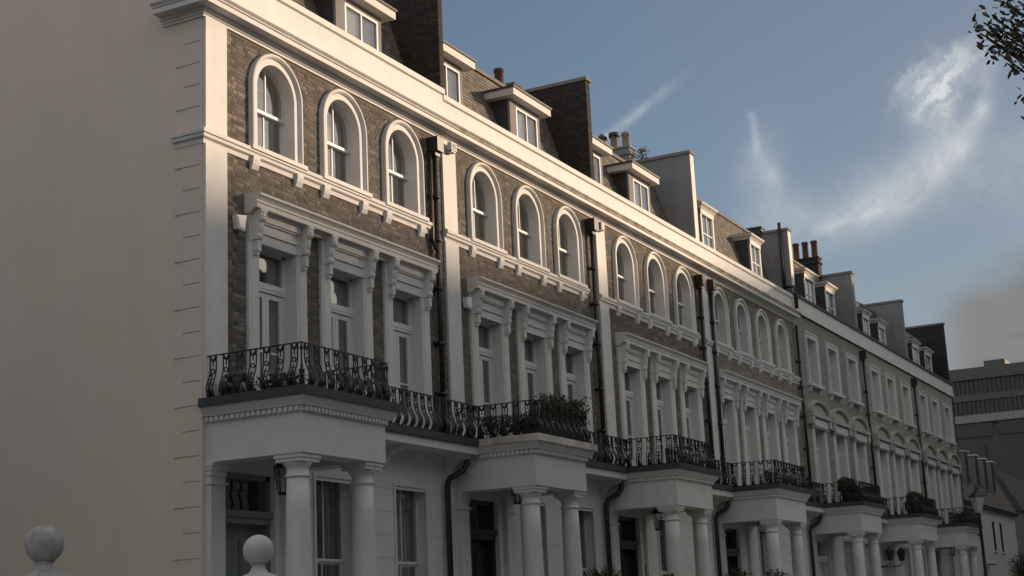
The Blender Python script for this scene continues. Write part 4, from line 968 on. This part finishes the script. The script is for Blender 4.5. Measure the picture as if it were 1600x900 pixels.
for rr in range(16):
    for i in range(78):
        t0, t1 = rr / 16, (rr + 1.15) / 16; xa = -.1 + i * .2 + .1 * (rr % 2) + .005; xb = xa + .19
        tm.add([(xa, -.15 + 1.35 * t0 - .03, 7 + 2.75 * t0 + .01), (xb, -.15 + 1.35 * t0 - .03, 7 + 2.75 * t0 + .01), (xb, -.15 + 1.35 * t1 - .006, 7 + 2.75 * t1), (xa, -.15 + 1.35 * t1 - .006, 7 + 2.75 * t1), (xa, -.15 + 1.35 * t0, 7 + 2.75 * t0), (xb, -.15 + 1.35 * t0, 7 + 2.75 * t0)], [(0, 1, 2, 3), (4, 5, 1, 0)], q.random())
tm.build('roof_tiles', SLATE, ME, kind='stuff')
MB().box(-.1, 15.6, -.22, -.02, 6.85, 7.02).build('gutter', IRON, ME)
for c in (1.6, 4.2, 6.9, 9.3, 11.5):
    dmr = MB().box(c - .45, c + .45, .25, 1.6, 8.0, 9.72).build('dormer', GREYR, ME); MB().box(c - .35, c + .35, .235, .25, 8.1, 9.6).build('pane', OFFG, dmr); MB().box(c - .5, c + .5, .15, 1.6, 9.72, 9.8).build('dormer_roof', FASC, dmr)
MB().box(-.1, 15.6, 1.1, 1.3, 9.75, 9.86).build('ridge_flashing', FASC, ME)
MB().lathe([(.3, 0), (.3, .02), (.28, .05)], (0, 0, 0), 6).build('wall_lamp', IRON, ME, (5.5, -.15, 3.9))
ch = MB(); ch.box(1.0, 2.3, 2.5, 3.6, 9.6, 11.0); ch.build('chimney', GREYR, ME)
GH = empty('grey_side_house', (76.5, .3, 0), label='grey rendered house end beyond the mews at the right edge', category='house')
MB().box(0, 14, 0, 8, 0, 7.3).build('wall', GREYR, GH); MB().prism([(-.2, 7.3), (1.2, 9.9), (8, 9.9), (8, 7.3)], 'x', -.2, 14).build('roof', ROOF, GH)
for c in (1.2, 4.2): rect_window(GH, c, 4.5, .4, 1.5, ow=.05, seed=2)
e = empty('round_bush', (67.2, -2.6, 0), label='round mottled bush against the mews wall', category='bush'); MB().tube([(0, 0, 0), (0, 0, 2.8)], .1, 6).build('stem', BARK, e)
leaf_blob('foliage', LEAF3, lambda r: in_ball(r, (0, 0, 3.1), 1.15, .5), 3600, .08, e)

# office block far behind, facing down the street
OF = empty('office_block', (112, 0, 0), label='dark glazed office block with pale band beyond the end of the terrace', category='office building')
MB().box(.5, 22, -34, 40, 17.1, 21.7).build('upper_wall', OFFB, OF); MB().box(.4, 22, -34, 40, 0, 17.1).build('lower_wall', OFFL, OF)
MB().box(0, .6, -34, 40, 20.75, 21.75).build('roof_fascia', OFFB, OF); MB().box(0, .6, -34, 40, 17.1, 17.75).build('pale_band', OFFW, OF); MB().box(.1, .6, -34, 40, 18.95, 19.5).build('spandrel', OFFB, OF)
MB().box(4, 12, 6.35, 8.15, 21.7, 22.85).build('plant_room', OFFB, OF)
gm = MB(); gm.box(.35, .5, -34, 40, 17.75, 18.95); gm.box(.35, .5, -34, 40, 19.5, 20.75); gm.build('glazing', OFFG, OF)
mm = kit('mul', lambda: MB().box(.12, .4, -.03, .03, 0, 1.26).mesh('mullion', OFFB))
for i in range(124):
    y = -24 + i * .375
    inst(mm, 'mullion', OF, (0, y, 19.49)); inst(mm, 'mullion', OF, (0, y, 17.73))
MB().box(.3, .41, 7.4, 40, 15.9, 17.1).build('window_strip', OFFG, OF); MB().box(.3, .41, -34, 6.9, 15.95, 17.1).build('window_strip', OFFG, OF)
MB().box(.2, .42, 8.2, 9.6, 12.6, 15.2).build('window_surround', OFFG, OF); MB().box(.1, .3, 8.4, 9.4, 12.9, 13.7).build('window', mat('office_blue_window', (.10, .12, .14), .4), OF)

# terrace across the street, behind the photographer
def shade_h(X):
    P = [(-40, 13.0), (2, 13.4), (30, 15.7), (40, 15.6), (44, 16.6), (50, 17.9), (55, 19.5), (64, 21.6), (76, 22.5), (110, 23.5)]
    for (a, b), (c, d) in zip(P, P[1:]):
        if X <= c: return b + (d - b) * (X - a) / (c - a)
heights = [(x, 12.6 if x < 20 else shade_h(x + 2.5)) for x in list(range(-34, 16, 6)) + list(range(40, 106, 6))]
ORD = ['first', 'second', 'third', 'fourth', 'fifth', 'sixth', 'seventh', 'eighth', 'ninth', 'tenth', 'eleventh', 'twelfth', 'thirteenth']
for i, (X, hh) in enumerate(heights):
    wd = 6
    e = empty('opposite_house', (X, -18.0, 0), label=('pale stucco' if i % 2 == 0 else 'brick') + ' house across the street, ' + ORD[(8 - i) if X < 30 else (i - 9)] + (' before' if X < 30 else ' beyond') + ' the side street gap', category='house', group='houses across the street')
    n = 2; cc = [wd * (j + .5) / n for j in range(n)]; mb = MB()
    for z0, z1, za, zb2 in ((0, 4.3, .9, 3.3), (4.3, 7.6, 4.7, 7.1), (7.6, hh - 1.6, 8.2, 10.2)): wall(mb, 0, wd, z0, z1, [(c - .55, c + .55, za, zb2, 0) for c in cc], 0, -.3)
    mb.box(0, wd, -.3, .15, hh - 1.6, hh - .9); mb.build('brick_wall', OPPB if i % 2 else WHITE, e)
    for c in cc:
        for za, zb2 in ((.9, 3.3), (4.7, 7.1), (8.2, 10.2)): MB().box(c - .55, c + .55, -.25, -.2, za, zb2).build('window', OFFG, e)
    MB().box(0, wd, -9, -.3, 0, hh - .9).build('body', OPPB, e); MB().prism([(-8.8, hh - .9), (-.6, hh - .9), (-2.2, hh + .6), (-7, hh + .7)], 'x', .3, wd - .3).build('roof', GSLATE, e)
    MB().box(-.2, .25, -6, -1.2, hh - .9, hh + .9).build('chimney', OPPB, e)

# unseen slab added toward the low sun, top edge shaped to shade lower storeys
TWD = Vector((math.sin(SUN_AZ), math.cos(SUN_AZ), 0)); TWL = Vector((math.cos(SUN_AZ - R(180)), -math.sin(SUN_AZ - R(180)), 0))
TP = TWD * 170
e = empty('sun_blocker', (TP.x, TP.y, 0), -(SUN_AZ - R(180)) , label='unseen slab added toward the low sun to shade the lower storeys', category='sun blocker')
tm = MB(); zt0 = 170 * math.tan(SUN_EL)
tm.prism([(-30, 0), (24, 0), (24, zt0 + 5.2), (19, zt0 + 5.8), (17, zt0 + 5.8), (13, zt0 + 5.3), (7, zt0 + 5.6), (0, zt0 + 7.05), (-30, zt0 + 7.2)], 'y', -7, 7); tm.build('wall', OFFB, e)
wmm = MB()
for k in range(11):
    for j in range(11): wmm.box(-28 + j * 4.2, -25.4 + j * 4.2, 6.99, 7.06, 4 + k * 3.6, 6 + k * 3.6)
wmm.build('windows', OFFG, e, kind='stuff')
# unseen houses added left of the viewpoint to darken the lower side wall
for k, (X, Y, wx_, wy_, hh) in enumerate(((-38, -2, 12, 14, 14.5), (-38, 12.5, 12, 14, 14.2), (-39, 27, 13, 16, 14.6))):
    e = empty('blocker_house', (X, Y, 0), label=['unseen brick house added to shade the side wall, at the corner', 'unseen brick house added to shade the side wall, behind the first', 'unseen brick house added to shade the side wall, farthest back'][k], category='house')
    MB().box(0, wx_, 0, wy_, 0, hh).build('wall', OPPB, e); MB().prism([(0, hh), (wy_, hh), (wy_ * .8, hh + 1.8), (wy_ * .2, hh + 1.8)], 'x', 0, wx_).build('roof', GSLATE, e)
    for f_ in range(3):
        for g_ in range(3): MB().box(wx_, wx_ + .03, 1.6 + g_ * 4.2, 2.8 + g_ * 4.2, 1.2 + f_ * 3.8, 3.4 + f_ * 3.8).build('window', OFFG, e)
# unseen trees added to block low sky light from the cream side wall
_tc = MB(); _q = random.Random(8)
for k in range(26):
    a = k * 2.399; rr_ = 2.6 * math.sqrt((k + .5) / 26); _tc.tube([(0, 0, 3.2 + k * .1), (rr_ * math.cos(a) * .5, rr_ * math.sin(a) * .5, 4.8 + k * .12), (rr_ * math.cos(a), rr_ * math.sin(a), 5.6 + 2.2 * _q.random())], .07, 5, r2=.02)
_tc.tube([(0, 0, 0), (.05, 0, 3), (0, .1, 6.8)], .22, 10, r2=.1); _tm = _tc.mesh('trunk', BARK)
_lc = MB()
for k in range(5200):
    c = Vector(in_ball(_q, (0, 0, 6.6), 3.3, .35)); c.z = 6.6 + (c.z - 6.6) * .95; a = Vector((_q.gauss(0, 1), _q.gauss(0, 1), _q.gauss(0, .8))).normalized(); b = a.orthogonal().normalized(); d = a.cross(b); s_ = .13
    _lc.add([c - b * s_, c + d * s_ * .6, c + b * s_, c - d * s_ * .6], [(0, 1, 2, 3)], _q.random())
_lm = _lc.mesh('crown', LEAF3)
for (X, Y, lab) in ((-8.2, 6.3, 'unseen tree added to shade the cream side wall, nearest to it'), (-9.0, 13.2, 'unseen tree added to shade the cream side wall, second from the corner'), (-9.5, 20.5, 'unseen tree added to shade the cream side wall, farthest back')):
    e = empty('blocker_tree', (X, Y, 0), Y, label=lab, category='tree'); inst(_tm, 'trunk', e); inst(_lm, 'crown', e)
# street tree by the viewpoint, its branch tips enter the picture
TX, TY = 1.1, -14.9
T = empty('street_tree', (TX, TY, 0), label='street tree whose leafy branch tips hang in from the top right', category='tree')
tk = MB(); tk.tube([(0, 0, 0), (.05, .03, 2.5), (-.05, .05, 4.5), (0, .1, 6.2)], .22, 10, r2=.13)
q = random.Random(21); tips = []
def branch(p, d, ln, r_, depth):
    pts = [p]; 
    for k in range(4):
        d = (d + Vector((q.gauss(0, .16), q.gauss(0, .16), q.gauss(0, .10)))).normalized(); pts.append(pts[-1] + d * ln / 4)
    tk.tube(pts, r_, 5, r2=r_ * .45)
    if depth == 0: tips.extend(pts[1:]); return
    for k in range(3):
        dd = (d + Vector((q.gauss(0, .55), q.gauss(0, .55), q.gauss(0, .35)))).normalized(); branch(pts[-1 - (k % 2)], dd, ln * .68, r_ * .5, depth - 1)
for k in range(9):
    a = k * 2.4; up = .35 + .1 * (k % 4)
    branch(Vector((0, .05, 4.4 + .28 * k)), Vector((math.cos(a), math.sin(a), up)).normalized(), 1.25, .075, 2)
def reach(tgt, src):
    s0 = Vector(src); t0 = Vector(tgt); mid = (s0 + t0) / 2 + Vector((0, 0, .25)); tk.tube([s0, mid, t0], .03, 5, r2=.008)
    for k in range(3): 
        u = .9 + .1 * k / 2; p = s0.lerp(t0, u) + Vector((0, 0, .18 * (1 - u))); v = p + Vector((q.gauss(0, .05), q.gauss(0, .05), q.gauss(0, .04))); tk.tube([p, v], .008, 4); tips.append(v); tips.append(p)
DT = 17.0
def pt(x, y, d): v = RM.transposed() @ Vector(((x - 800) / 2343.985, (y - 450) / 2343.985, 1)); return CAM + v * d - Vector((TX, TY, 0))
for (x_, y_, d_) in ((1532, 52, 15.6), (1528, 40, 15.5), (1545, 34, 15.6), (1552, 28, 15.7), (1545, 62, 15.5), (1560, 48, 15.6), (1572, 40, 15.5), (1570, 66, 15.3), (1556, 80, 15.4), (1585, 55, 15.4), (1580, 78, 15.2), (1592, 70, 15.4), (1596, 40, 15.4), (1590, 30, 15.3), (1575, 8, 15.4), (1585, 14, 15.2), (1597, 8, 15.4), (1566, 2, 15.3), (1594, 100, 15.2), (1600, 96, 15.3), (1599, 160, 15.2)):
    reach(pt(x_, y_, d_), (-.25, 1.25, 6.4 + .012 * (60 - y_)))
tk.build('trunk', BARK, T)
lm = MB()
for p in tips:
    for k in range(3):
        c = p + Vector((q.gauss(0, .055), q.gauss(0, .055), q.gauss(0, .05))); a = Vector((q.gauss(0, 1), q.gauss(0, 1), q.gauss(0, .7))).normalized(); b = a.orthogonal().normalized(); cc_ = a.cross(b); s_ = .042 * q.uniform(.6, 1.3)
        lm.add([c - b * s_, c + cc_ * s_ * .42 - b * s_ * .2, c + b * s_ * .6 + cc_ * s_ * .3, c + b * s_ * 1.15, c + b * s_ * .6 - cc_ * s_ * .3, c - cc_ * s_ * .42 - b * s_ * .2], [(0, 1, 2, 3, 4, 5)], q.random())
lm.build('crown', LEAF2, T)

# each house has its own coat of paint
def repaint(o, mp):
    for ch in o.children:
        if ch.type == 'MESH' and ch.data.materials and ch.data.materials[0] in mp:
            ch.material_slots[0].link = 'OBJECT'; ch.material_slots[0].material = mp[ch.data.materials[0]]
        repaint(ch, mp)
tints = [(1, 1, 1), (.93, .93, .92), (1.02, 1.0, .97), (.95, .945, .93), (.90, .90, .90), (.98, .97, .94), (.92, .925, .93)]
for h_, tn in list(zip(Hs, tints))[1:]:
    mp = {}
    for base, c in ((WHITE, (.71, .70, .68)), (TRIM, (.70, .71, .71))):
        m = base.copy(); m.name = base.name + '_house'
        for n in m.node_tree.nodes:
            if n.type == 'RGB': n.outputs[0].default_value = (c[0] * tn[0], c[1] * tn[1], c[2] * tn[2], 1)
        mp[base] = m
    repaint(h_, mp)
